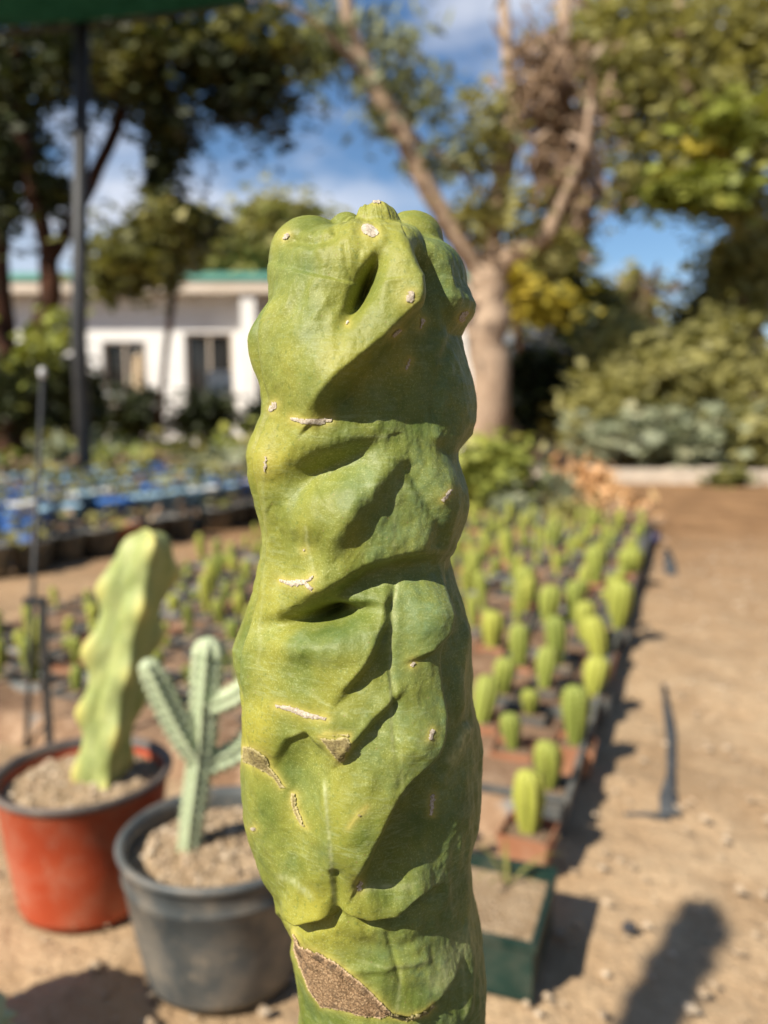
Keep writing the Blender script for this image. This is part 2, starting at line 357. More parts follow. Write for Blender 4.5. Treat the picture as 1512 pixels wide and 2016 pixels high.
def build_totem():
    nf, nb = 520, 150
    th = np.concatenate([np.linspace(-115, 115, nf, endpoint=False), np.linspace(115, 245, nb, endpoint=False)])
    th = np.radians(th); NT_ = len(th)
    ys = np.concatenate([np.linspace(2700, 2060, 40, endpoint=False), np.linspace(2060, 560, 1000)])
    ncap = 150
    phi = np.concatenate([np.zeros(len(ys)), np.linspace(0, math.pi/2, ncap+1)[1:]])
    yrow = np.concatenate([ys, np.full(ncap, 560.0)])
    xl = interp(SIL_L, yrow); xr = interp(SIL_R, yrow)
    k = np.ones(141)/141
    sm = lambda a: np.convolve(np.pad(a, 70, mode='edge'), k, 'valid')
    c_ = (xl+xr)/2; cxs = c_.copy(); cxs[:len(ys)] = sm(c_[:len(ys)]); cxs[len(ys):] = cxs[len(ys)-1]
    rl = cxs-xl; rr = xr-cxs
    rf = (rl+rr)/2; rfs = rf.copy(); rfs[:len(ys)] = sm(rf[:len(ys)]); rfs[len(ys):] = rfs[len(ys)-1]
    TH = th[None,:]; sn = np.sin(TH); cs = np.cos(TH)
    wrapd = lambda a, b: np.abs(np.angle(np.exp(1j*(a-b))))
    wL = np.exp(-(wrapd(TH, R(-86))/R(36))**2); wR = np.exp(-(wrapd(TH, R(94))/R(38))**2)
    back = sstep(0.1, -0.6, cs)
    Yr = yrow[:,None]; PH = phi[:,None]
    r = rfs[:,None] + (rl-rfs)[:,None]*wL + (rr-rfs)[:,None]*wR
    r = r*(1 + back*0.07*np.cos(7*TH + 0.012*(Yr-560)) + back*0.05*vnoise(TH*4+9, Yr/90, 3))
    # groove that parts the front face from the rib behind it on the left
    ga = R(-63) + R(3)*np.sin(Yr/110)
    gl = np.exp(-((TH-ga)/R(4.5))**2)*sstep(590, 640, Yr)*sstep(1480, 1380, Yr)
    r = r - gl*(24 + 6*np.sin(Yr/60+1)) + 9*np.exp(-((TH-ga-R(10))/R(6))**2)*sstep(590, 640, Yr)*sstep(1480, 1380, Yr)
    # cap
    H = 108.0; n = 2.5
    cph, sph = np.cos(PH), np.sin(PH)
    r = 1.0/((np.abs(cph)/r)**n + (np.abs(sph)/H)**n)**(1/n)
    Dx = cph*sn; Df = cph*cs; Dz = sph*np.ones_like(TH)
    oz = np.where(yrow <= 560.001, 0.0, 560.0-yrow)[:,None]
    c0 = cxs[-1]
    for (sx, sf, sz, sr) in [(742-c0, 58, 100, 42), (683-c0, 8, 100, 34), (812-c0, -40, 86, 62), (612-c0, 20, 48, 76), (790-c0, 105, 20, 60), (640-c0, -90, 60, 80), (742-c0, -100, 70, 70)]:
        ox = (cxs-c0)[:,None]
        ax = sx-ox; az = sz-oz; b = Dx*ax + Df*sf + Dz*az
        disc = b*b - (ax*ax + sf*sf + az*az - sr*sr)
        t = np.where(disc > 0, b + np.sqrt(np.maximum(disc, 0)), -50)
        kk = 9.0; m = np.maximum(r, t); r = m + kk*np.log(np.exp((r-m)/kk) + np.exp((t-m)/kk)) - kk*np.log(1+np.exp(-np.abs(r-t)/kk))*0.35
    v = (Yr-1008)/FPX; t = YC/(CP - v*SP); sc = t/FPX*np.ones_like(TH)
    zc = CAMH - (SP + v*CP)*t
    t560 = YC/(CP - ((560-1008)/FPX)*SP)/FPX
    def place(r):                           # radii in photo pixels -> metres, and where that point shows
        PX = (cxs[:,None] + r*Dx - 756)*sc; PY = YC - r*Df*sc; PZ = zc + r*Dz*t560
        qx, qy = project(PX, PY, PZ); return PX, PY, PZ, qx, qy
    X, Yp = place(r)[3:]
    front = sstep(0.05, 0.35, Df/np.maximum(np.hypot(Dx, Df), 1e-6))*sstep(1.45, 0.9, PH)
    f = sculpt(X, Yp)
    lum = 3.2*vnoise(TH*5.5+3, Yr/62, 5) + 1.9*vnoise(TH*13+1, Yr/26+r*Dz/26, 8) + 0.6*vnoise(TH*36, Yr/9+r*Dz/9, 11) + 0.30*vnoise(TH*80, Yr/4.5+r*Dz/4.5, 12)
    f = 1.3*f*front + lum
    r = r + f
    r[:] = gblur1(r, 1.0, 1, True); r[:] = gblur1(r, 1.2, 0, False)
    r[-1,:] = r[-1,:].mean()
    PX, PY, PZ, X, Yp = place(r)
    base = np.array([PX[0].mean(), YC, 0.0])
    V = np.stack([PX-base[0], PY-base[1], PZ], -1).reshape(-1, 3)
    nr = len(yrow)
    i, j = np.meshgrid(np.arange(nr-1), np.arange(NT_), indexing='ij')
    Fq = np.stack([i*NT_+j, i*NT_+(j+1) % NT_, (i+1)*NT_+(j+1) % NT_, (i+1)*NT_+j], -1).reshape(-1, 4)
    # ---- skin markings
    hv = lambda *a, **k_: groove(X, Yp, *a, **k_)
    fr = sstep(0.0, 0.2, Df)
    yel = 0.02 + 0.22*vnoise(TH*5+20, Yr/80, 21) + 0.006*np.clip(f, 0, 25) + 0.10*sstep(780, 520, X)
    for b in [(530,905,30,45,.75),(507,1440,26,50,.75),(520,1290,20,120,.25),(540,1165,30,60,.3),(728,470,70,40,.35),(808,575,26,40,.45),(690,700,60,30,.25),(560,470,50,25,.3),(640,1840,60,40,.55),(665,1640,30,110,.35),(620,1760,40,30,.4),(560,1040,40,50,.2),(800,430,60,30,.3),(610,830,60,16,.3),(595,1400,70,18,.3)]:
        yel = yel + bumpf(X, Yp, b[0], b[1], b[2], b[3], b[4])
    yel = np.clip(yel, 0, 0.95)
    cool_tint = 0.06 + 0.75*sstep(760, 900, X)*fr + 0.3*vnoise(TH*9, Yr/30, 33)  # waxy bloom, plus the bluish shade of the right side painted in
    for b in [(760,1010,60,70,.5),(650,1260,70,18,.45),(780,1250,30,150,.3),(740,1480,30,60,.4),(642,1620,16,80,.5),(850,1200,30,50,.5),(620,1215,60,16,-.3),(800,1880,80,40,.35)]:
        cool_tint = cool_tint + bumpf(X, Yp, b[0], b[1], b[2], b[3], b[4])
    cool_tint = np.clip(cool_tint - 0.5*yel*sstep(800, 700, X), 0, 0.9)
    line = 0.0
    for p, a in [([(790,1120),(774,1190),(768,1300),(771,1440),(775,1500)], .55), ([(637,1530),(648,1650),(660,1795)], .75), ([(780,930),(778,1010),(775,1090)], .25),
                 ([(600,1030),(606,1080),(618,1130)], .7), ([(676,480),(682,520),(696,560)], -.0), ([(700,1890),(760,1905),(830,1900),(900,1850)], .35), ([(790,1900),(785,1960),(780,2000)], .45),
                 ([(905,1640),(880,1700),(850,1760)], .4), ([(925,1800),(912,1900),(918,2010)], .4), ([(790,1470),(792,1560)], .25), ([(520,900),(517,965),(522,1002),(518,1170),(510,1232),(512,1280),(504,1336)], .3)]:
        line = line + a*groove(X, Yp, p, 1.0, 2.6, 0.1)*(0.7+0.5*vnoise(X/6, Yp/6, 7))
    for p, a, w in [([(924,1425),(898,1480),(884,1510)], .8, 8), ([(925,1830),(890,1900),(850,1960)], .55, 16), ([(538,1722),(580,1735),(620,1775)], .6, 5), ([(690,1752),(760,1745),(820,1745)], .5, 5)]:
        line = line + a*groove(X, Yp, p, 1.0, w, 0.15)*(0.6+0.9*np.clip(vnoise(X/4, Yp/7, 17)+.2, 0, 1))
    line = np.clip(line, 0, 1)*fr
    scars = {   # pale slits and areoles: polyline, half width (photo pixels)
        'slit': [([(576,825),(600,830),(630,830),(651,826)], 6.0), ([(554,1143),(575,1149),(600,1146),(616,1136)], 5.5), ([(545,1389),(575,1396),(605,1408),(640,1414)], 6.0)],
        'areole': [([(722,452),(735,458)], 11), ([(806,588),(809,580)], 9), ([(535,806),(540,796)], 6.5), ([(521,930),(524,900)], 3.2), ([(560,468),(567,463)], 5), ([(908,628),(916,616)], 6), ([(738,399),(746,398)], 3.5), ([(684,638),(685,634)], 3.5), ([(846,1452),(851,1440)], 6), ([(706,1750),(709,1738)], 5), ([(811,1309),(814,1304)], 4.5), ([(497,1631),(500,1630)], 4), ([(849,1602),(852,1566)], 5), ([(775,660),(786,650)], 4.5), ([(800,725),(806,710)], 4), ([(828,645),(832,630)], 3.6), ([(888,965),(872,985)], 3.6), ([(605,1152),(614,1160)], 5), ([(598,1084),(600,1083)], 3)]}
    corks = [[(577,1832),(592,1862),(626,1872),(662,1893),(704,1926),(742,1962),(772,1994),(752,2004),(706,1998),(662,1986),(632,1982),(608,1948),(592,1905),(580,1872)],
             [(628,1450),(660,1454),(684,1449),(692,1466),(678,1492),(668,1501),(655,1484)],
             [(478,1468),(500,1471),(526,1488),(532,1508),(548,1528),(560,1548),(552,1552),(538,1532),(520,1518),(500,1508),(479,1500)],
             [(574,1560),(584,1562),(586,1590),(598,1618),(604,1630),(594,1626),(580,1602),(573,1580)],
             [(722,1588),(716,1600),(700,1612),(686,1630),(690,1622),(704,1602)],
             [(768,1992),(800,2001),(840,1988),(852,1976),(856,1982),(842,1998),(800,2010),(766,2002)],
             [(690,1445),(640,1443),(636,1446),(690,1450)]]
    halo = np.zeros(X.shape); masks = []
    jx = 2.0*vnoise(X/5, Yp/5, 41) + 1.2*vnoise(X/2.2, Yp/2.2, 43)
    for kind, lst in scars.items():
        for pts, w in lst:
            D, S, T = polydist(X+jx, Yp+jx, pts)
            halo = np.maximum(halo, 0.7*np.exp(-np.maximum(D-w, 0)/6.0)*fr)
            if kind == 'slit': w = w*(0.55 + 0.6*np.sin(np.clip(T, 0.05, 0.95)*math.pi))
            masks.append((kind, (D < w) & (Df > 0.02) & (PH < 1.3), np.clip(1-D/w, 0, 1)))
    for pts in corks:
        m = inpoly(X+jx*1.3, Yp+jx*1.3, pts) & (Df > 0.02)
        D, S, T = polydist(X, Yp, pts+[pts[0]])
        halo = np.maximum(halo, 0.85*np.exp(-D/5.0)*fr); masks.append(('cork', m, np.clip(D/6, 0, 1)))
    me = mesh_np('stem', V, Fq)
    for nm, a in (('yel', yel), ('cool_tint', cool_tint), ('line', line*np.ones_like(X)), ('halo', halo)):
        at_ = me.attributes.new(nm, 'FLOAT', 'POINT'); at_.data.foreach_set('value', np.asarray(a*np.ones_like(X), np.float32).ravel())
    root = thing('potted_totem_cactus', 'tall lumpy spineless green totem pole cactus with corky scars, by far the biggest', 'cactus', tuple(base))
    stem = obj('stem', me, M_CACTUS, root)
    # raised cork and scar pieces follow the skin
    nrm = np.zeros((len(V), 3), np.float32); me.vertices.foreach_get('normal', nrm.ravel()) if False else None
    buf = np.zeros(len(V)*3, np.float32); me.vertices.foreach_get('normal', buf); nrm = buf.reshape(-1, 3)
    for kind, m, prof in masks:
        mv = m.ravel(); fm = mv[Fq].all(1)
        if fm.sum() < 4: continue
        fs = Fq[fm]; ids, inv = np.unique(fs, return_inverse=True)
        hgt = (0.00012 + 0.0004*np.sqrt(prof.ravel()[ids])) if kind != 'cork' else (0.0002+0.0005*prof.ravel()[ids] + 0.0005*np.random.RandomState(5).rand(len(ids)))
        hgt = hgt + 0.00012*np.random.RandomState(2).rand(len(ids))
        pm = mesh_np('areole_scar' if kind != 'cork' else 'cork_patch', V[ids] + nrm[ids]*hgt[:,None], inv.reshape(-1, 4))
        pa_ = pm.attributes.new('prof', 'FLOAT', 'POINT'); pa_.data.foreach_set('value', (prof.ravel()[ids] if kind == 'cork' else np.ones(len(ids))).astype(np.float32))
        o = obj('areole_scar' if kind != 'cork' else 'cork_patch', pm, (M_CORK if m is masks[-len(corks)][1] else M_OLIVECORK) if kind == 'cork' else M_SCAR, stem)
        if kind == 'cork': o['label'] = 'rough brown corky patch on the green skin'
    return root, base
totem, TBASE = build_totem()
# ------------------------------------------------------------------ pots
def soil_mat(name, c1, c2, c3, scale=60.0):
    t = NT(name); a = t.noise(scale*0.25, 5, 0.6); b = t.noise(scale*2.2, 4, 0.7); v = t.voronoi(scale*2.0)
    c = t.mix(t.ramp(a, [(0.35, 0.0), (0.68, 1.0)]), c1, c2)
    c = t.mix(t.ramp(b, [(0.45, 0.0), (0.72, 0.8)]), c, c3)
    t.col(c); t.set(rough=0.95, spec=0.1)
    p = t.bump(b, 0.7, 0.006); t.bump(v, 0.5, 0.01, p)
    return t.m
def plastic_mat(name, c1, c2, rough=0.5, dust=(0.40,0.32,0.23), dustamt=0.35):
    t = NT(name); a = t.noise(7, 5); d = t.noise(16, 6, 0.65)
    c = t.mix(t.ramp(a, [(0.35, 0.0), (0.7, 1.0)]), c1, c2)
    c = t.mix(t.ramp(d, [(0.46, 0.0), (0.78, dustamt)]), c, dust)
    c = t.mix(t.ramp(t.noise(48, 5, 0.75), [(0.58, 0.0), (0.70, dustamt)]), c, dust)
    c = t.mix(t.ramp(t.noise(5, 6, 0.7, dist=1.2), [(0.52, 0.0), (0.62, dustamt*.55)]), c, tuple(.5*(a_+b_) for a_, b_ in zip(dust, c2)))
    t.col(c); t.set(rough=rough, spec=0.35); t.bump(t.noise(40, 3), 0.06, 0.004)
    return t.m
M_BLACKPOT = plastic_mat('black_plastic', (0.055,0.062,0.064), (0.12,0.128,0.128), 0.45, dustamt=0.55)
M_REDPOT = plastic_mat('terracotta_plastic', (0.36,0.048,0.016), (0.46,0.080,0.028), 0.5, dustamt=0.34)
M_RIM = plastic_mat('dusty_dark_rim', (0.06,0.05,0.048), (0.13,0.10,0.09), 0.55)
M_BLUEPOT = plastic_mat('blue_plastic', (0.03,0.12,0.42), (0.05,0.22,0.60), 0.45, dustamt=0.25)
M_PALEBLUEPOT = plastic_mat('pale_blue_plastic', (0.22,0.38,0.52), (0.34,0.50,0.60), 0.5, dustamt=0.3)
M_WHITEPL = plastic_mat('white_plastic', (0.62,0.62,0.60), (0.78,0.78,0.76), 0.5, dustamt=0.15)
M_PURPLEPL = plastic_mat('faded_purple_plastic', (0.10,0.09,0.24), (0.17,0.17,0.36), 0.5)
M_TEALPL = plastic_mat('teal_plastic', (0.004,0.018,0.014), (0.008,0.034,0.027), 0.5, dustamt=0.15)
M_GRIT = soil_mat('potting_grit', (0.25,0.165,0.09), (0.43,0.31,0.19), (0.55,0.43,0.30), 70)
M_DARKSOIL = soil_mat('dark_potting_soil', (0.13,0.085,0.05), (0.24,0.16,0.10), (0.34,0.25,0.17), 90)

def soil_disc(r, amp, seed, n=28, rings=9, mound=0.0):
    rng = np.random.RandomState(seed); V = [(0, 0, mound)]; F = []
    for i in range(1, rings+1):
        q = i/rings
        for k in range(n):
            w = 2*math.pi*k/n; a = amp*(rng.rand()-.5)*(1 if i < rings else .3)
            V.append((r*q*math.cos(w), r*q*math.sin(w), mound*(1-q*q)+a))
    for k in range(n): F.append((0, 1+k, 1+(k+1) % n, 1+(k+1) % n))
    F = [(0, 1+k, 1+(k+1) % n) for k in range(n)]
    mb = MB(); mb.v = V; mb.f = F
    for i in range(rings-1):
        for k in range(n):
            a = 1+i*n; mb.f.append((a+k, a+(k+1) % n, a+n+(k+1) % n, a+n+k))
    return mb
def round_pot(root, rtop, rbot, h, m_body, m_rim, soil_z, m_soil, seed=1, mound=0.012, lip=0.05):
    """nursery pot standing on z=0 under root"""
    mb = MB(); zz = h-lip; rr = rbot+(rtop-rbot)*0.9
    mb.lathe([(0.0, 0.004), (rbot*0.9, 0.004), (rbot*0.97, 0.0), (rbot, 0.012), (rbot+(rr-rbot)*0.5, zz*0.5), (rr, zz), (rr+0.003, zz+0.004)], 64)
    mb.lathe([(rr-0.006, zz), (rbot-0.004, 0.02)], 64)
    pot = mb.build('pot', m_body, root, smooth=True)
    rm = MB().lathe([(rr+0.001, zz), (rtop-0.004, zz+0.006), (rtop-0.002, h-0.016), (rtop+0.004, h-0.012), (rtop+0.006, h-0.004), (rtop+0.002, h), (rtop-0.006, h-0.002), (rtop-0.010, h-0.014), (rr-0.007, zz)], 64)
    rm.build('rim', m_rim, pot, smooth=True)
    q = soil_z/h; rs = rbot+(rtop-rbot)*q - 0.008
    so = soil_disc(rs, 0.015, seed, 48, 18, mound).build('soil', m_soil, root, smooth=True); so.location = (0, 0, soil_z)
    # loose grit stones lying in the pot, one part
    rng = random.Random(seed); g = MB()
    for i in range(420):
        a = rng.random()*6.28; d = rs*0.95*math.sqrt(rng.random()); s = .002+.007*rng.random()**3
        x, y = d*math.cos(a), d*math.sin(a); z = mound*(1-(d/rs)**2)+s*0.3
        o = [(1,0,0),(-1,0,0),(0,1,0),(0,-1,0),(0,0,1),(0,0,-1)]
        p = [(x+dx*s*rng.uniform(.7,1.3), y+dy*s*rng.uniform(.7,1.3), z+dz*s*rng.uniform(.5,1)) for dx, dy, dz in o]
        g.poly(p, [(0,2,4),(2,1,4),(1,3,4),(3,0,4),(2,0,5),(1,2,5),(3,1,5),(0,3,5)])
    gr = g.build('grit', M_PEBBLE, so); gr['kind'] = 'stuff'
    return pot
def pebble_mat():
    t = NT('pebble_stone'); f = t.noise(40, 3)
    t.col(t.ramp(f, [(0.25, (0.22,0.15,0.09)), (0.5, (0.42,0.32,0.22)), (0.75, (0.58,0.49,0.38))])); t.set(rough=0.9, spec=0.15); return t.m
M_PEBBLE = pebble_mat()
round_pot(totem, 0.15, 0.12, 0.27, M_BLACKPOT, M_BLACKPOT, 0.235, M_GRIT, 3)

# lumpy totem column with pseudo-ribs; height h, radius r0, standing on z=0
def totem_stem(h, r0, seed, lean=(0,0), nt=72, nz=110, lump=0.22, per=0.085, nr=5, off=0.35):
    rng = np.random.RandomState(seed)
    th = np.linspace(-math.pi, math.pi, nt, endpoint=False)[None,:]; s = np.linspace(0, 1, nz)[:,None]; z = s*h
    prof = np.clip(0.72+0.5*s, 0, 1)*np.sqrt(np.clip(1-np.clip((z-(h-r0*1.1))/(r0*1.1), 0, 1)**2.6, 0.0004, 1))
    r = r0*prof*np.ones_like(th)
    ridge = 1-np.abs(np.sin(nr*(th+off)/2))            # sharp rib crests
    ph = rng.rand(nr)*6.28; idx = (np.floor((th+off)/(2*math.pi/nr)+0.5).astype(int)) % nr
    lumps = 0.5+0.5*np.sin(2*math.pi*z/per + ph[idx])
    r = r*(0.80 + lump*1.6*ridge*(0.35+0.65*lumps**1.4)) + r0*0.05*vnoise(th*4+seed, z/0.03, seed+1)*prof
    X = r*np.cos(th) + lean[0]*(s**1.2)*h; Y = r*np.sin(th) + lean[1]*(s**1.2)*h; Z = z*np.ones_like(th) + 0.25*r0*(lumps-.5)*ridge*(s > .9)
    V = np.stack([X, Y, Z], -1).reshape(-1, 3)
    i, j = np.meshgrid(np.arange(nz-1), np.arange(nt), indexing='ij')
    F = np.stack([i*nt+j, i*nt+(j+1) % nt, (i+1)*nt+(j+1) % nt, (i+1)*nt+j], -1).reshape(-1, 4)
    me = mesh_np('stem', V, F)
    yel = np.clip(1.6*(ridge*lumps-.35) + 0.3*vnoise(th*5, z/.04, seed+4), 0, .9); cool_tint = np.clip(.45+.4*vnoise(th*3+4, z/.05, seed+8), 0, .8)
    for nm, a in (('yel', yel), ('cool_tint', cool_tint)):
        at_ = me.attributes.new(nm, 'FLOAT', 'POINT'); at_.data.foreach_set('value', np.asarray(a*np.ones_like(X), np.float32).ravel())
    return me
M_TOTEM_PALE = cactus_mat('pale_yellow_cactus_skin', (0.20,0.25,0.06), (0.36,0.38,0.12), (0.60,0.51,0.13), (0.38,0.42,0.20), 0.6)

# terracotta-coloured pot with the leaning yellowish totem cactus
RC = at(165, 1540, 1.36); RH = 0.235
red = thing('potted_totem_cactus', 'leaning yellowish lumpy totem cactus in an orange-red plastic pot', 'cactus', (RC.x, RC.y, 0))
round_pot(red, 0.148, 0.118, RH, M_REDPOT, M_RIM, RH-0.03, M_GRIT, 11, 0.014, 0.016)
b0 = at(200, 1570, 1.36); t0 = at(290, 1042, 1.36); hh = t0.z-(RH-0.03)
st = obj('stem', totem_stem(hh, 0.052, 5, ((t0.x-b0.x)/hh, 0.02), lump=0.36, nr=4, off=1.05, per=.11), M_TOTEM_PALE, red); st.location = (b0.x-RC.x, 0, RH-0.035)
st.rotation_euler = (0, 0, 0)
# black pot with the branching pale cactus
BC = at(436, 1655, 1.18); BH = 0.215
blk = thing('potted_branching_cactus', 'pale mint-green branching ribbed cactus in a grey-black plastic pot', 'cactus', (BC.x, BC.y, 0))
round_pot(blk, 0.152, 0.122, BH, M_BLACKPOT, M_BLACKPOT, BH-0.035, M_GRIT, 12, 0.022, 0.05)
def ribbed_column(pts, rads, ribs=6, nt=42, sub=22, seed=0, depth=0.28, spines=None):
    """ribbed limb along a smooth polyline, closed by a rounded tip"""
    P = [Vector(p) for p in pts]; n = len(P); C = []; RR = []
    for i in range(n-1):
        p0, p1, p2, p3 = P[max(i-1,0)], P[i], P[i+1], P[min(i+2,n-1)]
        for k in range(sub):
            t = k/sub
            C.append(0.5*((2*p1) + (p2-p0)*t + (2*p0-5*p1+4*p2-p3)*t*t + (3*p1-p0-3*p2+p3)*t**3)); RR.append(rads[i]*(1-t)+rads[i+1]*t)
    C.append(P[-1]); RR.append(rads[-1])
    tdir = (C[-1]-C[-2]).normalized()
    for q in (0.35, 0.65, 0.85, 0.97, 1.0):
        C.append(P[-1]+tdir*rads[-1]*1.1*q); RR.append(rads[-1]*math.sqrt(max(1-q*q, 0.0005)))
    V = []; F = []; yel = []; ref = Vector((0.2, 0.95, 0.1))
    rng = random.Random(seed); L = 0.0
    for i, c in enumerate(C):
        t = (C[min(i+1,len(C)-1)]-C[max(i-1,0)]).normalized(); a = t.cross(ref).normalized(); b = t.cross(a).normalized()
        if i: L += (C[i]-C[i-1]).length
        for k in range(nt):
            w = 2*math.pi*k/nt; rib = 1-abs(math.sin(ribs*w/2))**0.8
            notch = 1+0.17*math.sin(L*430+1.0)*rib + 0.05*rng.uniform(-1,1)
            rr = RR[i]*(1-depth + depth*1.5*rib)*notch
            V.append(tuple(c + (a*math.cos(w)+b*math.sin(w))*rr)); yel.append(rib*0.35)
    for i in range(len(C)-1):
        for k in range(nt): F.append((i*nt+k, i*nt+(k+1) % nt, (i+1)*nt+(k+1) % nt, (i+1)*nt+k))
    me = mesh_np('stem', V, F); at_ = me.attributes.new('yel', 'FLOAT', 'POINT'); at_.data.foreach_set('value', np.array(yel, np.float32))
    at_ = me.attributes.new('cool_tint', 'FLOAT', 'POINT'); at_.data.foreach_set('value', np.full(len(V), 0.5, np.float32))
    return me
M_MINT = cactus_mat('mint_cactus_skin', (0.28,0.36,0.20), (0.42,0.48,0.30), (0.55,0.55,0.33), (0.50,0.55,0.40), 0.7)
Yb = BC.y-0.02
lp = lambda px, py, dy=0.0: at(px, py, Yb+dy)-Vector((BC.x, BC.y, 0))
p0 = lp(368, 1672); p0.z = BH-0.045
stem = obj('stem', ribbed_column([p0, lp(380,1600), lp(396,1480), lp(404,1370), lp(411,1285)], [0.0150,0.0175,0.0190,0.0220,0.0220], 7, seed=1), M_MINT, blk)
for pts, rad in [([lp(395,1500), lp(365,1455,-.01), lp(325,1380,-.02), lp(296,1318,-.03)], [.014,.019,.019,.016]),
                 ([lp(398,1515), lp(440,1492,.01), lp(485,1465,.02), lp(510,1400,.03)], [.013,.018,.018,.015]),
                 ([lp(402,1395), lp(435,1382,-.01), lp(475,1362,-.02), lp(500,1330,-.02)], [.012,.0155,.0155,.013])]:
    o = obj('branch', ribbed_column(pts, rad, 6, seed=len(pts)), M_MINT, blk)

# ------------------------------------------------------------------ ground
def ground_mat():
    t = NT('sandy_soil')
    a = t.noise(0.5, 6, 0.6); b = t.noise(5.0, 6, 0.65); c = t.noise(46, 5, 0.7); v = t.voronoi(95)
    k = t.mix(t.ramp(a, [(0.32, 0.0), (0.68, 1.0)]), (0.36,0.235,0.13), (0.44,0.305,0.18))
    k = t.mix(t.ramp(b, [(0.40, 0.0), (0.66, 0.75)]), k, (0.51,0.375,0.235))
    k = t.mix(t.ramp(c, [(0.50, 0.0), (0.75, 0.65)]), k, (0.27,0.18,0.10))
    k = t.mix(t.ramp(c, [(0.22, 0.6), (0.40, 0.0)]), k, (0.62,0.50,0.35))
    k = t.mix(t.ramp(t.noise(1.7, 6, 0.7, dist=0.8), [(0.50, 0.0), (0.64, 0.55)]), k, (0.24,0.155,0.085))
    k = t.mix(t.ramp(t.noise(13, 5, 0.6), [(0.60, 0.0), (0.68, 0.5)]), k, (0.22,0.145,0.08))
    # further off the soil is browner, covered with litter
    sx = t.n.new('ShaderNodeSeparateXYZ'); tc = t.n.new('ShaderNodeTexCoord'); t.l.new(tc.outputs['Object'], sx.inputs[0])
    mr = t.n.new('ShaderNodeMapRange'); mr.inputs['From Min'].default_value = 2.6; mr.inputs['From Max'].default_value = 6.0
    t.l.new(sx.outputs['Y'], mr.inputs['Value'])
    lit = t.ramp(t.noise(2.2, 7, 0.75), [(0.35, (0.17,0.095,0.045)), (0.55, (0.29,0.165,0.08)), (0.75, (0.42,0.26,0.13))])
    k = t.mix(mr.outputs[0], k, lit)
    t.col(k); t.set(rough=0.95, spec=0.12)
    p = t.bump(c, 0.55, 0.012); p = t.bump(b, 0.6, 0.06, p); t.bump(v, 0.35, 0.006, p)
    return t.m
def ground_z(X, Y):
    X = np.asarray(X, float); Y = np.asarray(Y, float)
    m = sstep(-8, -3, X)*sstep(9, 4, X)*sstep(12, 7, Y)
    return m*(0.010*vnoise(X*1.3, Y*1.3, 51) + 0.007*vnoise(X*5, Y*5, 52) + 0.004*vnoise(X*14, Y*14, 53)) - 0.010
def build_ground():
    def axis(lo, hi, fine0, fine1, n):
        a = np.linspace(fine0, fine1, n); ext = np.array([1.5, 4, 10, 30, 100, 400])
        return np.concatenate([(fine0-ext[::-1]), a, fine1+ext])
    xs = axis(0, 0, -3.0, 4.0, 180); ys = axis(0, 0, -1.0, 8.0, 230)
    X, Y = np.meshgrid(xs, ys)
    Z = ground_z(X, Y)
    n = len(xs); i, j = np.meshgrid(np.arange(len(ys)-1), np.arange(n-1), indexing='ij')
    F = np.stack([i*n+j, i*n+j+1, (i+1)*n+j+1, (i+1)*n+j], -1).reshape(-1, 4)
    g = obj('ground', mesh_np('ground', np.stack([X, Y, Z], -1).reshape(-1, 3), F), ground_mat()); g['kind'] = 'structure'
    return g
build_ground()
def pebbles(name, label, n, x0, x1, y0, y1, smin, smax, m, seed, far_pow=1.0):
    rng = np.random.RandomState(seed); V = []; F = []
    base = np.array([(1,0,0),(-1,0,0),(0,1,0),(0,-1,0),(0,0,1),(0,0,-1)], float); tri = np.array([(0,2,4),(2,1,4),(1,3,4),(3,0,4),(2,0,5),(1,2,5),(3,1,5),(0,3,5)])
    for i in range(n):
        s = smin + (smax-smin)*rng.rand()**4
        p = np.array([x0+(x1-x0)*rng.rand(), y0+(y1-y0)*rng.rand()**far_pow, -0.004+s*0.3])
        V.append(base*s*(0.6+0.8*rng.rand(6,1))*np.array([1.2,1,0.7]) @ np.array([[math.cos(i),-math.sin(i),0],[math.sin(i),math.cos(i),0],[0,0,1]]) + p); F.append(tri+6*i)
    o = obj(name, mesh_np(name, np.concatenate(V), np.concatenate(F), False), m); tag(o, label, 'gravel', kind='stuff'); return o
pebbles('gravel', 'small loose stones strewn over the sandy path', 9000, -1.5, 2.6, 0.6, 5.5, 0.002, 0.012, M_PEBBLE, 9, 1.5)

# ------------------------------------------------------------------ bed of seedling cacti
A20 = R(20.5); E1 = Vector((math.sin(A20), math.cos(A20), 0)); E2 = Vector((-math.cos(A20), math.sin(A20), 0))
B0 = G(1110, 1620); B0.z = 0
mw = MB(); nm_ = 24; gx = np.linspace(-1.3, 1.25, nm_); gy = np.linspace(-1.6, .80, nm_); rw = np.random.RandomState(6)  # unseen dark ground sheet added to cut light bounced off the sand
for yy in gy:
    for xx in gx: mw.v.append((xx, yy + .03*math.sin(xx*7), .012+.004*rw.rand()))
mw.f = [(i*nm_+j, i*nm_+j+1, (i+1)*nm_+j+1, (i+1)*nm_+j) for i in range(nm_-1) for j in range(nm_-1)]
tag(mw.build('dark_mat', simple('bounce_block_sheet', (0.03,0.032,0.034), (0.07,0.068,0.062), 14, .8, .3, .003), None, True), 'wide black sheet added out of view under the tall totem cactus pot to cut bounce light', 'ground cloth')
def bed(s, w, z=0.0): return B0 + E1*s + E2*w + Vector((0, 0, z))
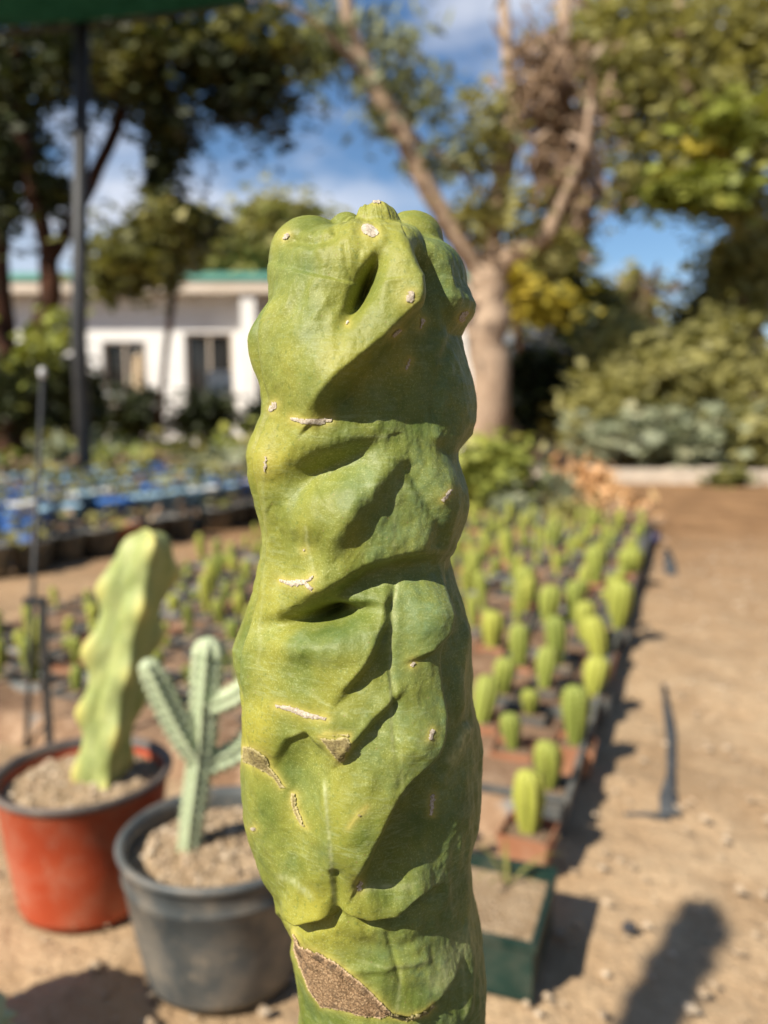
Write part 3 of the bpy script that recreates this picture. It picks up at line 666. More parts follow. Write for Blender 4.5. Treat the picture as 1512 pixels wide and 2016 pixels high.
def seedling_mat():
    t = NT('seedling_cactus_skin'); f = t.noise(90, 3); r = t.objrand()
    c = t.mix(t.ramp(f, [(0.35, 0.0), (0.65, 1.0)]), (0.24,0.26,0.035), (0.38,0.385,0.070))
    c = t.mix(t.ramp(r, [(0.15, 0.0), (1.0, 0.85)]), c, (0.13,0.18,0.035))
    c = t.mix(t.attr('yel'), c, (0.50,0.47,0.14))
    t.col(c); t.set(rough=0.6, spec=0.25); return t.m
M_SEED = seedling_mat()
def seedling_mesh(seed, ribs=8, tall=1.0):
    nt = ribs*4; zs0 = [0, .06, .2, .38, .55, .72, .85, .93, .98, 1.0]
    rp = [.40, .44, .60, .80, .96, 1.0, .93, .74, .44, .06] if seed % 3 else [.52, .56, .72, .88, 1.0, .98, .9, .72, .44, .06]
    zs = list(np.linspace(0, .88, 19)) + [.93, .97, 1.0]; rp = np.interp(zs, zs0, rp)
    V = []; yel = []; rng = random.Random(seed); bx, by = rng.uniform(-.1,.1), rng.uniform(-.1,.1)
    for iz, (z, q) in enumerate(zip(zs, rp)):
        for k in range(nt):
            w = 2*math.pi*k/nt; rib = [1.0, .80, .70, .80][k % 4]
            tub = 1+(.13 if (iz+k//4) % 2 else -.05)*(rib > .95)
            rr = 0.5*q*(rib*tub+.08*rng.random())
            V.append((rr*math.cos(w)+bx*z*z, rr*math.sin(w)+by*z*z, z)); yel.append((0.75 if (iz+k//4) % 2 else .25)*(rib > .95)*(0.4+.6*z))
    F = [(i*nt+k, i*nt+(k+1) % nt, (i+1)*nt+(k+1) % nt, (i+1)*nt+k) for i in range(len(zs)-1) for k in range(nt)]
    me = mesh_np('stem', V, F); a = me.attributes.new('yel', 'FLOAT', 'POINT'); a.data.foreach_set('value', np.array(yel, np.float32))
    return me
SEEDM = [seedling_mesh(i, [8,9,7,8][i % 4]) for i in range(6)]
for me in SEEDM: me.materials.append(M_SEED)
def square_pot_mesh(w, h, t=0.003):
    mb = MB(); a, b = w/2*0.80, w/2
    mb.poly([(-a,-a,0),(a,-a,0),(a,a,0),(-a,a,0),(-b,-b,h),(b,-b,h),(b,b,h),(-b,b,h)], [(0,1,5,4),(1,2,6,5),(2,3,7,6),(3,0,4,7),(0,3,2,1)])
    c = b-t
    mb.poly([(-b,-b,h),(b,-b,h),(b,b,h),(-b,b,h),(-c,-c,h),(c,-c,h),(c,c,h),(-c,c,h),(-c,-c,h-.02),(c,-c,h-.02),(c,c,h-.02),(-c,c,h-.02)], [(0,1,5,4),(1,2,6,5),(2,3,7,6),(3,0,4,7),(4,5,9,8),(5,6,10,9),(6,7,11,10),(7,4,8,11)])
    return mb
PW, PHT = 0.098, 0.072
pm = square_pot_mesh(PW, PHT).build('pot', M_BLACKPOT); POTM = pm.data; bpy.data.objects.remove(pm)
POTM2 = POTM.copy(); POTM2.materials.clear(); POTM2.materials.append(plastic_mat('old_terracotta_pot', (0.30,0.12,0.06), (0.42,0.20,0.11), 0.7, dustamt=0.5))
POTM3 = POTM.copy(); POTM3.materials.clear(); POTM3.materials.append(plastic_mat('grey_pot', (0.18,0.20,0.20), (0.30,0.33,0.33), 0.6, dustamt=0.4))
sm_ = soil_disc(PW/2-0.006, 0.006, 4, 12, 3, 0.004).build('soil', M_DARKSOIL, None, smooth=True); SOILM = sm_.data; bpy.data.objects.remove(sm_)
def soil2():
    s = SOILM.copy(); s.materials.clear(); s.materials.append(M_GRIT); return s
SOILM2 = soil2()
# the bed itself: dusty soil heaped between the pots
def build_bed():
    ns, nw = 150, 80; S, W = np.meshgrid(np.linspace(-.10, 4.75, ns), np.linspace(.035, 2.28, nw), indexing='ij')
    e = np.minimum(np.minimum(S+.10, 4.75-S)/.05, np.minimum(W-.035, 2.28-W)/.03); e = np.clip(e, 0, 1)
    Z = -.03 + e*(.085 + .010*vnoise(S*9, W*9, 61) + .008*vnoise(S*30, W*30, 62))
    P = np.array(B0)[None,None,:] + S[...,None]*np.array(E1) + W[...,None]*np.array(E2); P[...,2] = Z
    i, j = np.meshgrid(np.arange(ns-1), np.arange(nw-1), indexing='ij')
    F = np.stack([i*nw+j, (i+1)*nw+j, (i+1)*nw+j+1, i*nw+j+1], -1).reshape(-1,4)
    t = NT('bed_litter'); a = t.noise(3.5, 6, .65); b = t.noise(22, 6, .7)
    c = t.mix(t.ramp(a, [(0.38,0.0),(0.62,1.0)]), (0.15,0.085,0.05), (0.30,0.19,0.115)); c = t.mix(t.ramp(b, [(0.5,0.0),(0.66,0.8)]), c, (0.42,0.29,0.19)); c = t.mix(t.ramp(t.noise(9,5,.6), [(0.60,0.0),(0.66,0.9)]), c, (0.20,0.22,0.22))
    t.col(c); t.set(rough=.95, spec=.1); t.bump(b, .8, .02)
    o = obj('planting_bed', mesh_np('planting_bed', P.reshape(-1,3), F), t.m); o['kind'] = 'structure'
build_bed()
rngb = random.Random(77)
# hand-placed stems along the visible near edge of the bed: base pixel, top pixel, width in pixels
hand = [((1040,1640),(1046,1512),62),((1078,1555),(1080,1452),54),((1132,1468),(1138,1345),54),((1010,1478),(1010,1402),40),((1166,1372),(1168,1292),46),((1043,1408),(1043,1352),34),((945,1425),(950,1330),46),((988,1368),(990,1292),42),((1070,1358),(1072,1272),40),((1022,1312),(1026,1226),40),((1098,1312),(1100,1210),40),((1180,1298),(1182,1212),44),((1150,1262),(1140,1180),38),((1215,1240),(1222,1140),44),((1240,1130),(1242,1076),46),((1172,1150),(1178,1072),38),((970,1275),(972,1200),42),((1078,1230),(1080,1150),42),((1125,1225),(1132,1140),36),((1030,1190),(1036,1112),40)]
spots = []
for (bx, by), (tx, ty), wpx in hand:
    g = G(bx, by, PHT-0.012); d = g.y
    top = at(tx, ty, d); spots.append((g.x, g.y, max(top.z-PHT+0.012, .05), wpx*pxm(d)*1.02, True))
PITCHB = 0.152
for i in range(0, 31):
    for j in range(0, 15):
        s = -0.30 + i*PITCHB + rngb.uniform(-.024,.024); w = 0.055 + j*PITCHB + (0.4*PITCHB if i % 2 else 0)*0 + rngb.uniform(-.024,.024)
        p = bed(s, w)
        if s < 0.05 and w > 0.10: continue
        qx_, qy_ = project(p.x, p.y, PHT)
        if qx_ > 890 and qy_ > 1235: continue
        if rngb.random() < 0.20: continue
        if (p.x-BC.x)**2+(p.y-BC.y)**2 < 0.26**2 or (p.x-RC.x)**2+(p.y-RC.y)**2 < 0.26**2: continue
        if any((p.x-q[0])**2+(p.y-q[1])**2 < (0.108)**2 for q in spots if q[4]): continue
        hgt = rngb.choice([.05,.08,.10,.12,.14,.18,.09,.15]) * rngb.uniform(.85,1.15)*(1.0 if w < 1.0 else .92)
        spots.append((p.x, p.y, hgt, rngb.uniform(.028,.050), False))
def vis_score(sp):
    x, y, h, wd, hd = sp
    if y < 0.25: return -1
    qx, qy = project(x, y, PHT+h*0.7)
    sz = h*wd*(FPX/y)**2
    if qx < -40 or qx > 1552 or qy > 2100: return sz*0.001
    if 540 < qx < 880: return sz*0.002          # behind the big cactus
    return sz + (1e6 if hd else 0)
spots.sort(key=vis_score, reverse=True)
rest = []
for n_, (x, y, h, wd, hd) in enumerate(spots):
    if n_ >= 295: rest.append((x, y, h, wd)); continue
    pk = rngb.choice([0,0,0,1,2,0]) if not hd else rngb.choice([0,0,1]); hc = 'tall' if h > .135 else ('short' if h < .095 else 'medium-height')
    pn = ['black','brown clay','grey'][pk]
    root = thing('potted_seedling_cactus', f'{hc} ribbed green seedling cactus in a square {pn} pot in the nursery bed', 'cactus', (x, y, 0.0), -A20+rngb.uniform(-.15,.15), f'{hc} seedling cacti in square {pn} pots')
    k = n_ % 6
    sO = bpy.data.objects.new('stem', SEEDM[k]); COL.objects.link(sO); sO.parent = root; sO.location = (0, 0, PHT-0.014); sO.scale = (wd*1.04, wd*1.04, h); sO.rotation_euler = (rngb.gauss(0,.09), rngb.gauss(0,.09), rngb.random()*6)
    pO = bpy.data.objects.new('pot', [POTM, POTM2, POTM3][pk]); COL.objects.link(pO); pO.parent = root
    gO = bpy.data.objects.new('soil', SOILM if rngb.random() < .6 else SOILM2); COL.objects.link(gO); gO.parent = root; gO.location = (0, 0, PHT-0.010)
if rest:
    V = []; F = []; yel = []; nv = 0
    for x, y, h, wd in rest:
        me = SEEDM[rngb.randrange(6)]; co = np.zeros(len(me.vertices)*3, np.float32); me.vertices.foreach_get('co', co); co = co.reshape(-1,3)*np.array([wd*1.1, wd*1.1, h])+np.array([x, y, PHT-.014])
        fl = np.zeros(len(me.polygons)*4, np.int32); me.polygons.foreach_get('vertices', fl); V.append(co); F.append(fl.reshape(-1,4)+nv); nv += len(co)
        ya = np.zeros(len(co), np.float32); me.attributes['yel'].data.foreach_get('value', ya); yel.append(ya)
        b = PW/2*.9; q = np.array([(-b,-b,0),(b,-b,0),(b,b,0),(-b,b,0),(-b,-b,PHT),(b,-b,PHT),(b,b,PHT),(-b,b,PHT)])+np.array([x,y,0])
        V.append(q); F.append(np.array([(0,1,5,4),(1,2,6,5),(2,3,7,6),(3,0,4,7),(4,5,6,7)])+nv); nv += 8; yel.append(np.zeros(8, np.float32))
    me = mesh_np('seedling_mass', np.concatenate(V), np.concatenate(F), False); a = me.attributes.new('yel', 'FLOAT', 'POINT'); a.data.foreach_set('value', np.concatenate(yel))
    me.materials.append(M_SEED); me.materials.append(M_DARKSOIL)
    o = obj('seedling_mass', me); tag(o, 'remaining seedling cacti filling the middle of the nursery bed', 'cacti', kind='stuff')
# teal trays at the near corner of the bed and a strip of weed mat in the path
def tray(p, rz, sx, sy, h, label):
    r_ = thing('plant_tray', label, 'tray', p, rz)
    m = MB(); t = .004
    m.box(-sx, sx, -sy, sy, 0, .004)
    for a, b, c, d in ((-sx, sx, -sy, -sy+t), (-sx, sx, sy-t, sy), (-sx, -sx+t, -sy+t+.0005, sy-t-.0005), (sx-t, sx, -sy+t+.0005, sy-t-.0005)): m.box(a, b, c, d, .0045, h)
    m.build('tray_body', M_TEALPL, r_)
    f = MB(); e = .006
    for a, b, c, d in ((-sx-e, sx+e, -sy-e, -sy), (-sx-e, sx+e, sy, sy+e), (-sx-e, -sx, -sy+.0005, sy-.0005), (sx, sx+e, -sy+.0005, sy-.0005)): f.box(a, b, c, d, h-.010, h+.003)
    f.build('rim', M_TEALPL, r_)
    g = MB().box(-sx+t+.001, sx-t-.001, -sy+t+.001, sy-t-.001, .005, h-.02); g.build('soil', M_GRIT, r_)
    return r_
q = G(985, 1765, 0.09); tray((q.x-0.015, q.y, 0.0), -A20, 0.085, 0.10, 0.095, 'dark tray with teal rim full of grit at the corner of the seedling bed')

for k in range(9):
    p = bed(0.22+0.52*k, 0.148)
    r_ = thing('seedling_tray', 'black plastic carrying tray under the outermost row of seedling pots', 'tray', (p.x, p.y, 0.0), -A20, 'black trays along the path edge of the seedling bed')
    m = MB(); sx, sy, t_ = .155, .255, .004
    m.box(-sx, sx, -sy, sy, -.012, -.006)
    for a, b, c, d in ((-sx, sx, -sy, -sy+t_), (-sx, sx, sy-t_, sy), (-sx, -sx+t_, -sy+t_+.0005, sy-t_-.0005), (sx-t_, sx, -sy+t_+.0005, sy-t_-.0005)): m.box(a, b, c, d, -.0055, .074)
    m.build('tray_body', M_BLACKPOT, r_)
    f = MB()
    for a, b, c, d in ((-sx-.008, sx+.008, -sy-.008, -sy-.0005), (-sx-.008, sx+.008, sy+.0005, sy+.008), (-sx-.008, -sx-.0005, -sy, sy), (sx+.0005, sx+.008, -sy, sy)): f.box(a, b, c, d, .066, .076)
    f.build('rim', M_BLACKPOT, r_)
# ------------------------------------------------------------------ weed mat, stakes, stones
M_MAT = simple('dark_mat', (0.035,0.038,0.042), (0.08,0.085,0.09), 30, 0.85, 0.3, 0.004)
def strip(name, label, pix, wid, m, z=0.004, seed=1, cat='ground cloth'):
    rng = random.Random(seed); P = [G(x, y) for x, y in pix]; mb = MB(); V = []; n = len(P)
    for i, p in enumerate(P):
        p = Vector((p.x, p.y, float(ground_z([p.x], [p.y])[0])))
        t = (P[min(i+1,n-1)]-P[max(i-1,0)]).normalized(); s = Vector((t.y, -t.x, 0)); w = wid[i]
        V += [tuple(p - s*w + Vector((0,0,z+rng.uniform(-.002,.004)))), tuple(p + Vector((0,0,z+.004+rng.uniform(0,.003)))), tuple(p + s*w + Vector((0,0,z+rng.uniform(-.002,.004))))]
    F = []
    for i in range(n-1):
        for k in range(2): F.append((3*i+k, 3*i+k+1, 3*i+k+4, 3*i+k+3))
    mb.v = V + [(x, y, z_-0.006) for x, y, z_ in V]; nn = len(V)
    mb.f = F + [tuple(reversed([a+nn for a in f])) for f in F]
    for i in range(n-1):
        for k in (0, 2): mb.f.append((3*i+k, 3*i+3+k, 3*i+3+k+nn, 3*i+k+nn))
    mb.f += [(0,1,1+nn,nn),(1,2,2+nn,1+nn)]; b = 3*(n-1); mb.f += [(b,b+1,b+1+nn,b+nn),(b+1,b+2,b+2+nn,b+1+nn)]
    o = mb.build(name, m, None, smooth=True); return tag(o, label, cat)
strip('weed_mat_strip', 'dark grey strip of torn weed mat half buried along the sandy path', [(1320,1592),(1316,1560),(1322,1520),(1322,1450),(1316,1400),(1306,1345)], [.022,.020,.011,.013,.013,.006], M_MAT)
strip('weed_mat_scrap', 'short grey scrap of weed mat showing through the path', [(1322,1130),(1318,1105),(1312,1078)], [.03,.035,.02], M_MAT, seed=3)
strip('weed_mat_scrap', 'thin grey tail of weed mat lying across the sandy path', [(1230,1590),(1265,1590),(1300,1594),(1318,1594)], [.003,.006,.010,.012], M_MAT, seed=4)
def stone(p, s, m, seed, name, label):
    bm = bmesh.new(); bmesh.ops.create_icosphere(bm, subdivisions=2, radius=1.0); rng = random.Random(seed)
    for v in bm.verts:
        k = 1+rng.uniform(-.22,.22); v.co = Vector((v.co.x*s[0]*k, v.co.y*s[1]*k, v.co.z*s[2]*k))
    me = bpy.data.meshes.new(name); bm.to_mesh(me); bm.free(); o = obj(name, me, m); o.location = p; return tag(o, label, 'stone')
q = G(1238, 1832); stone((q.x, q.y, .006), (.011,.009,.009), simple('dark_stone', (0.03,0.03,0.035), (0.07,0.07,0.08), 40), 3, 'dark_stone', 'small dark stone alone on the bare sandy path')

M_METAL = simple('dark_steel', (0.020,0.021,0.022), (0.045,0.045,0.046), 6, 0.5, 0.05)
# thin stake behind the terracotta pot and an inverted-L hanger
sk = thing('plant_stake', 'thin tall dark metal stake standing behind the orange-red pot', 'stake', (at(52,1470,2.0).x, 2.0, 0))
b = at(52,1470,2.0); t_ = at(84,742,2.0)
MB().tube([(0,0,-.05), (0,0,b.z), (t_.x-b.x, 0, t_.z)], [.0065,.0065,.0055], 8).build('rod', M_METAL, sk, True)
kn = MB().lathe([(0.0005,0.016),(.008,.012),(.010,0.0),(.007,-.010),(0.0005,-.014)], 12); ko = kn.build('knob', simple('pale_metal', (0.4,0.4,0.42), (0.55,0.55,0.57), 9, 0.4, 0.05), sk, True); ko.location = (t_.x-b.x, 0, t_.z+.008)
b = G(98, 1475, 0.0)
b = Vector((at(98,1475,1.85).x, 1.85, 0)); tp = at(94,1192,1.85)
hk = thing('stake_bracket', 'short black inverted L metal bracket beside the thin stake', 'bracket', (b.x, b.y, 0))
MB().box(-.008,.008,-.006,.006,-.04,tp.z).build('upright', M_METAL, hk)
MB().box(-.042,.012,-.008,.008,tp.z+.0005,tp.z+.020).build('arm', M_METAL, hk, bevel=.002)

# ------------------------------------------------------------------ foliage helpers
def leaves(centers, radii, n, size, seed, flat=0.35, droop=0.0, elong=1.9, shell=0.12):
    """many small leaf-shaped quads spread through ellipsoid clumps -> verts, faces, rnd"""
    rng = np.random.RandomState(seed); C = np.array(centers, float); Rr = np.array(radii, float)
    vol = np.prod(Rr, 1)**(2/3.0); k = rng.choice(len(C), n, p=vol/vol.sum())
    d = rng.normal(size=(n,3)); d /= np.linalg.norm(d, axis=1)[:,None]; rad = shell + (1-shell)*rng.rand(n)**0.6; rad = np.where(rng.rand(n) < .35, 0.5+rng.rand(n)*1.3, rad)
    P = C[k] + d*Rr[k]*rad[:,None]*(0.82+0.36*rng.rand(n))[:,None]
    a = rng.normal(size=(n,3)); a[:,2] = a[:,2]*flat - droop; a /= np.linalg.norm(a, axis=1)[:,None]
    up = rng.normal(size=(n,3))*0.75 + np.array([-.25, -.3, 0.75])          # blades mostly face the light
    b = np.cross(a, up); b /= np.linalg.norm(b, axis=1)[:,None]+1e-9
    s = size*(0.55+0.9*rng.rand(n))[:,None]; A = a*s*elong*.5; B = b*s*.5
    V = np.stack([P-A, P-A*.1+B, P+A, P-A*.1-B], 1).reshape(-1,3); F = np.arange(4*n).reshape(-1,4)
    rnd = np.repeat(np.clip(rng.rand(n)*.7 + .3*rng.rand(len(C))[k], 0, 1), 4)
    return V, F, rnd
def leaf_obj(name, parent, m, *a, **k):
    V, F, rnd = leaves(*a, **k)
    me = mesh_np(name, V, F, False); at_ = me.attributes.new('rnd', 'FLOAT', 'POINT'); at_.data.foreach_set('value', rnd.astype(np.float32))
    return obj(name, me, m, parent)
def clumps(pix, Y, root, spread, seed, sub=12):
    """photo-sized crown regions (px,py,rx,ry) -> clump ellipsoids with real depth round distance Y"""
    rng = random.Random(seed); C = []; Rr = []
    for e in pix:
        px, py, rx, ry = e[:4]; dy = e[4] if len(e) > 4 else 0.0
        m = pxm(Y); C.append(tuple(at(px, py, Y+dy)-root)); Rr.append((m*rx*1.05, max(spread*.8, m*min(rx,ry)), m*ry*1.05))
        for k in range(sub):
            a = rng.random()*6.28; q = math.sqrt(rng.random())*1.2
            p = at(px+rx*.75*q*math.cos(a), py+ry*.75*q*math.sin(a), Y + dy + rng.uniform(-spread, spread))
            C.append(tuple(p-root)); r_ = m*.5*(rx+ry)*rng.uniform(.10,.27); Rr.append((r_*rng.uniform(.9,1.3), r_*rng.uniform(.9,1.4), r_*rng.uniform(.6,.9)))
    return C, Rr
def limb_pts(pix, Y, root, dys=None):
    return [at(p[0], p[1], Y+(dys[i] if dys else 0))-root for i, p in enumerate(pix)]
def bark_mat(name, c1, c2, c3):
    t = NT(name); a = t.noise(2.2, 6, 0.65); b = t.noise(11, 6, 0.7)
    c = t.mix(t.ramp(a, [(0.35, 0.0), (0.68, 1.0)]), c1, c2); c = t.mix(t.ramp(b, [(0.48, 0.0), (0.7, 0.7)]), c, c3)
    t.col(c); t.set(rough=0.9, spec=0.12); t.bump(b, 0.8, 0.05); return t.m
M_BARK = bark_mat('pale_bark', (0.36,0.25,0.17), (0.47,0.35,0.25), (0.24,0.16,0.11))
M_BARKD = bark_mat('dark_red_bark', (0.045,0.026,0.018), (0.11,0.05,0.03), (0.02,0.014,0.01))
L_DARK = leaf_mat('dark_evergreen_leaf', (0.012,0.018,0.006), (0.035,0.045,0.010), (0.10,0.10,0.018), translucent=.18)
L_OLIVE = leaf_mat('olive_leaf', (0.17,0.16,0.05), (0.36,0.33,0.115), (0.52,0.46,0.19), translucent=.35)
L_LIME = leaf_mat('lime_leaf', (0.14,0.17,0.03), (0.30,0.32,0.06), (0.46,0.43,0.09))
L_GREEN = leaf_mat('mid_green_leaf', (0.065,0.07,0.018), (0.19,0.185,0.045), (0.34,0.30,0.09))
L_BROWN = leaf_mat('dry_brown_leaf', (0.16,0.10,0.06), (0.30,0.20,0.125), (0.36,0.27,0.16), translucent=.1)
L_YELLOW = leaf_mat('yellow_leaf', (0.30,0.25,0.03), (0.50,0.40,0.05), (0.62,0.45,0.06))
L_ORANGE = leaf_mat('orange_dry_leaf', (0.48,0.25,0.10), (0.68,0.40,0.19), (0.70,0.52,0.27), translucent=.12)
L_GREY = leaf_mat('grey_green_leaf', (0.13,0.15,0.09), (0.26,0.28,0.17), (0.38,0.36,0.22))
def tree(name, label, base, Y, limbs, crown_sets, bark, group=None):
    root_p = Vector((at(base[0], base[1], Y).x, Y, 0.0)); r_ = thing(name, label, 'tree', tuple(root_p), 0, group)
    rng = random.Random(sum(map(ord, name)) % 1000 + int(base[0])); tr = None
    for i, (pix, rpx, *dz) in enumerate(limbs):
        pts = limb_pts(pix, Y, root_p, dz[0] if dz else None)
        if i == 0: pts = [Vector((pts[0].x, pts[0].y, -.1))] + pts
        rad = [r*pxm(Y) for r in rpx];  rad = [rad[0]*1.15]+rad if i == 0 else rad
        # refine so limbs are not straight rods
        P = []; Q = []
        for a in range(len(pts)-1):
            for k in range(4):
                t = k/4; P.append(pts[a].lerp(pts[a+1], t) + Vector((rng.uniform(-1,1), rng.uniform(-1,1), 0))*rad[a]*.22*(1 if k else 0)); Q.append((rad[a]*(1-t)+rad[a+1]*t)*rng.uniform(.93,1.08))
        P.append(pts[-1]); Q.append(rad[-1])
        o = MB().tube(P, Q, 12, True, .16, rng).build('trunk' if i == 0 else 'limb', bark, r_ if i == 0 else tr, True)
        if i == 0: tr = o
    for i, (pix, m, n, size, kw) in enumerate(crown_sets):
        kw = dict(kw); spread = kw.pop('spread', 1.0); sub = 2*kw.pop('sub', 6); dy = kw.pop('dy', 0.0)
        C, Rr = clumps(pix, Y+dy, root_p, spread, 31*i+int(base[0]), sub)
        leaf_obj('crown', r_, m, C, Rr, int(n*1.5), size*.72, 7*i+3, **kw)
    return r_

# ------------------------------------------------------------------ trees
tree('pale_bark_tree', 'big tree with pale peeling bark forking low, behind the tall totem cactus', (958,950), 12.0,
  [([(958,950),(960,840),(962,700),(964,600),(960,540)], [46,40,38,37,36]),
   ([(962,560),(925,505),(880,440),(832,350),(780,235),(725,150),(688,50),(660,-80)], [24,21,19,17,17,14,12,9], [0,-.1,-.2,-.3,-.4,-.5,-.6,-.7]),
   ([(962,560),(965,470),(982,380),(1005,290),(1030,190),(1105,85),(1125,-80)], [26,24,22,20,17,14,11], [0,.1,.2,.3,.4,.5,.6]),
   ([(1003,300),(1002,160),(992,20),(985,-90)], [13,11,10,8], [.3,.5,.7,.9]),
   ([(962,552),(1008,500),(1072,470),(1100,410),(1150,300),(1165,200)], [22,18,15,12,9,6], [0,-.2,-.4,-.5,-.6,-.7]),
   ([(780,235),(830,280),(900,330),(960,390)], [6,6,5,4], [-.4,-.3,-.2,-.1]),
   ([(725,150),(640,60),(560,10),(480,0)], [8,7,6,4], [-.5,-.7,-.9,-1.1])],
  [([(1110,250,80,150),(1130,380,50,80),(1060,140,60,80)], L_BROWN, 1700, .09, dict(flat=1.2, droop=.9, elong=4.5, spread=.7, sub=7)),
   ([(960,260,50,80),(1010,420,50,60),(930,430,50,50),(1090,480,40,60)], L_OLIVE, 1100, .12, dict(spread=.9, sub=6)),
   ([(800,200,110,60),(760,120,80,80),(880,320,80,40),(660,60,80,50),(620,120,60,40)], L_GREY, 1000, .11, dict(spread=1.0, sub=7, flat=.9, droop=.5, elong=3)),
   ([(640,90,60,40),(770,225,40,50),(610,130,40,30)], L_LIME, 260, .14, dict(spread=.6))], M_BARK)
tree('leafy_tree', 'broad tree with sunlit olive crown and slender forked trunk behind the hedge', (1500,930), 15.5,
  [([(1512,930),(1505,800),(1490,690),(1480,640)], [26,22,21,20]),
   ([(1482,650),(1466,570),(1470,470),(1440,330),(1400,200)], [14,12,10,8,6], [0,-.1,-.2,-.4,-.5]),
   ([(1482,650),(1512,560),(1530,430),(1540,250)], [16,15,13,9], [0,.1,.2,.3]),
   ([(1400,260),(1345,160),(1335,60),(1345,-60)], [8,8,8,7], [-.5,-.6,-.6,-.6])],
  [([(1250,60,110,90),(1400,70,120,90),(1480,190,90,110),(1330,200,120,80),(1220,200,90,80),(1290,320,90,60),(1430,320,90,70),(1490,440,50,80),(1430,400,50,36),(1250,370,50,26),(1495,60,60,80),(1180,90,70,70)], L_OLIVE, 6800, .185, dict(spread=1.7, sub=6)),
   ([(1430,240,70,26),(1400,370,80,40),(1330,385,60,30),(1460,260,60,30)], L_LIME, 900, .21, dict(spread=.6, dy=-1.8)),
   ([(1450,520,60,60),(1480,600,40,60)], L_OLIVE, 1000, .19, dict(spread=.8)),
   ([(1360,290,60,16),(1310,370,30,22)], L_YELLOW, 110, .17, dict(spread=.3, dy=-1.6))], M_BARK)
tree('dark_tree', 'dense dark tree with reddish trunk behind the slim post', (60,900), 11.0,
  [([(20,900),(45,760),(80,650),(100,570),(98,500)], [26,24,22,20,18]),
   ([(98,510),(70,400),(40,250),(30,60),(20,-60)], [16,15,13,10,8], [0,-.2,-.4,-.5,-.5]),
   ([(98,510),(160,400),(230,250),(280,120),(300,-40)], [15,13,12,9,6], [0,.2,.3,.4,.4]),
   ([(20,900),(5,700),(-10,450),(0,200),(-20,-50)], [30,28,26,22,18], [.3,.3,.3,.3,.3]),
   ([(45,750),(10,690),(-40,600)], [15,13,11])],
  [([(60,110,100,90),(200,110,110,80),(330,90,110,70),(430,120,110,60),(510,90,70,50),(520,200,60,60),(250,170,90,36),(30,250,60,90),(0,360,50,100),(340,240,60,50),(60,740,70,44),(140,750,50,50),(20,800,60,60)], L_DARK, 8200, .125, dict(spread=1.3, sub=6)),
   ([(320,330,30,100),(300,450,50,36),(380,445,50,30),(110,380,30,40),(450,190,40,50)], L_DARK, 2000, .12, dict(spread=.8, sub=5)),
   ([(270,90,60,50),(230,150,50,40),(450,70,50,40),(330,440,50,40),(220,500,50,50),(280,520,60,30),(560,80,40,40)], L_GREEN, 1100, .13, dict(spread=.6, dy=-.8)),
   ([(80,690,50,40),(120,640,30,30)], L_LIME, 160, .14, dict(spread=.4, dy=-.8))], M_BARKD)
def bush(name, label, pix, Y, m, n, size, group=None, cat='shrub', stemw=.04, spread=.5, **kw):
    cx = sum(p[0] for p in pix)/len(pix); cy = max(p[1]+p[3] for p in pix)
    rp = Vector((at(cx, cy, Y).x, Y, 0.0)); r_ = thing(name, label, cat, tuple(rp), 0, group)
    C, Rr = clumps(pix, Y, rp, spread, int(cx)+17, kw.pop('sub', 11))
    leaf_obj('foliage', r_, m, C, Rr, int(n*1.9), size*.8, abs(int(cx)), **kw)
    tops = sorted(C, key=lambda c: -c[2])[:4]; mb = MB()
    for c in tops: mb.tube([(0,0,-.05), (c[0]*.35, c[1]*.35, c[2]*.45), (c[0]*.9, c[1]*.9, max(c[2]*.95, .1))], [stemw, stemw*.7, stemw*.3], 7)
    mb.build('stem', M_BARKD, r_, True); return r_
# far trees beyond the house and garden
bush('far_tree', 'sunlit yellow-green tree top rising behind the white house roof', [(545,430,60,40),(500,480,70,40),(600,470,60,50),(450,510,60,36),(540,520,80,40)], 26, L_OLIVE, 3000, .26, cat='tree', stemw=.2, spread=1.5)
bush('far_tree', 'small dark green tree at the left end of the white house roof', [(300,500,60,50),(240,540,60,40),(350,470,50,40)], 15, L_GREEN, 1600, .18, cat='tree', stemw=.05, spread=.8)
bush('far_tree', 'tall dark tree filling the gap right of the big pale trunk', [(1085,520,50,60),(1120,470,30,60),(1060,590,60,50),(1110,600,50,50)], 19, L_GREEN, 2600, .22, cat='tree', stemw=.18, spread=1.2)
bush('yellow_tree', 'yellow-leaved autumn tree beside the big pale trunk', [(1030,590,40,40),(1075,610,60,28),(1010,560,26,40)], 16.5, L_YELLOW, 750, .15, cat='tree', stemw=.08, spread=.6)
bush('far_tree', 'brownish olive tree behind the grey roofed shed', [(1120,640,60,50),(1170,610,50,50),(1190,660,50,40)], 21, L_OLIVE, 2400, .2, cat='tree', stemw=.15, spread=1.2)
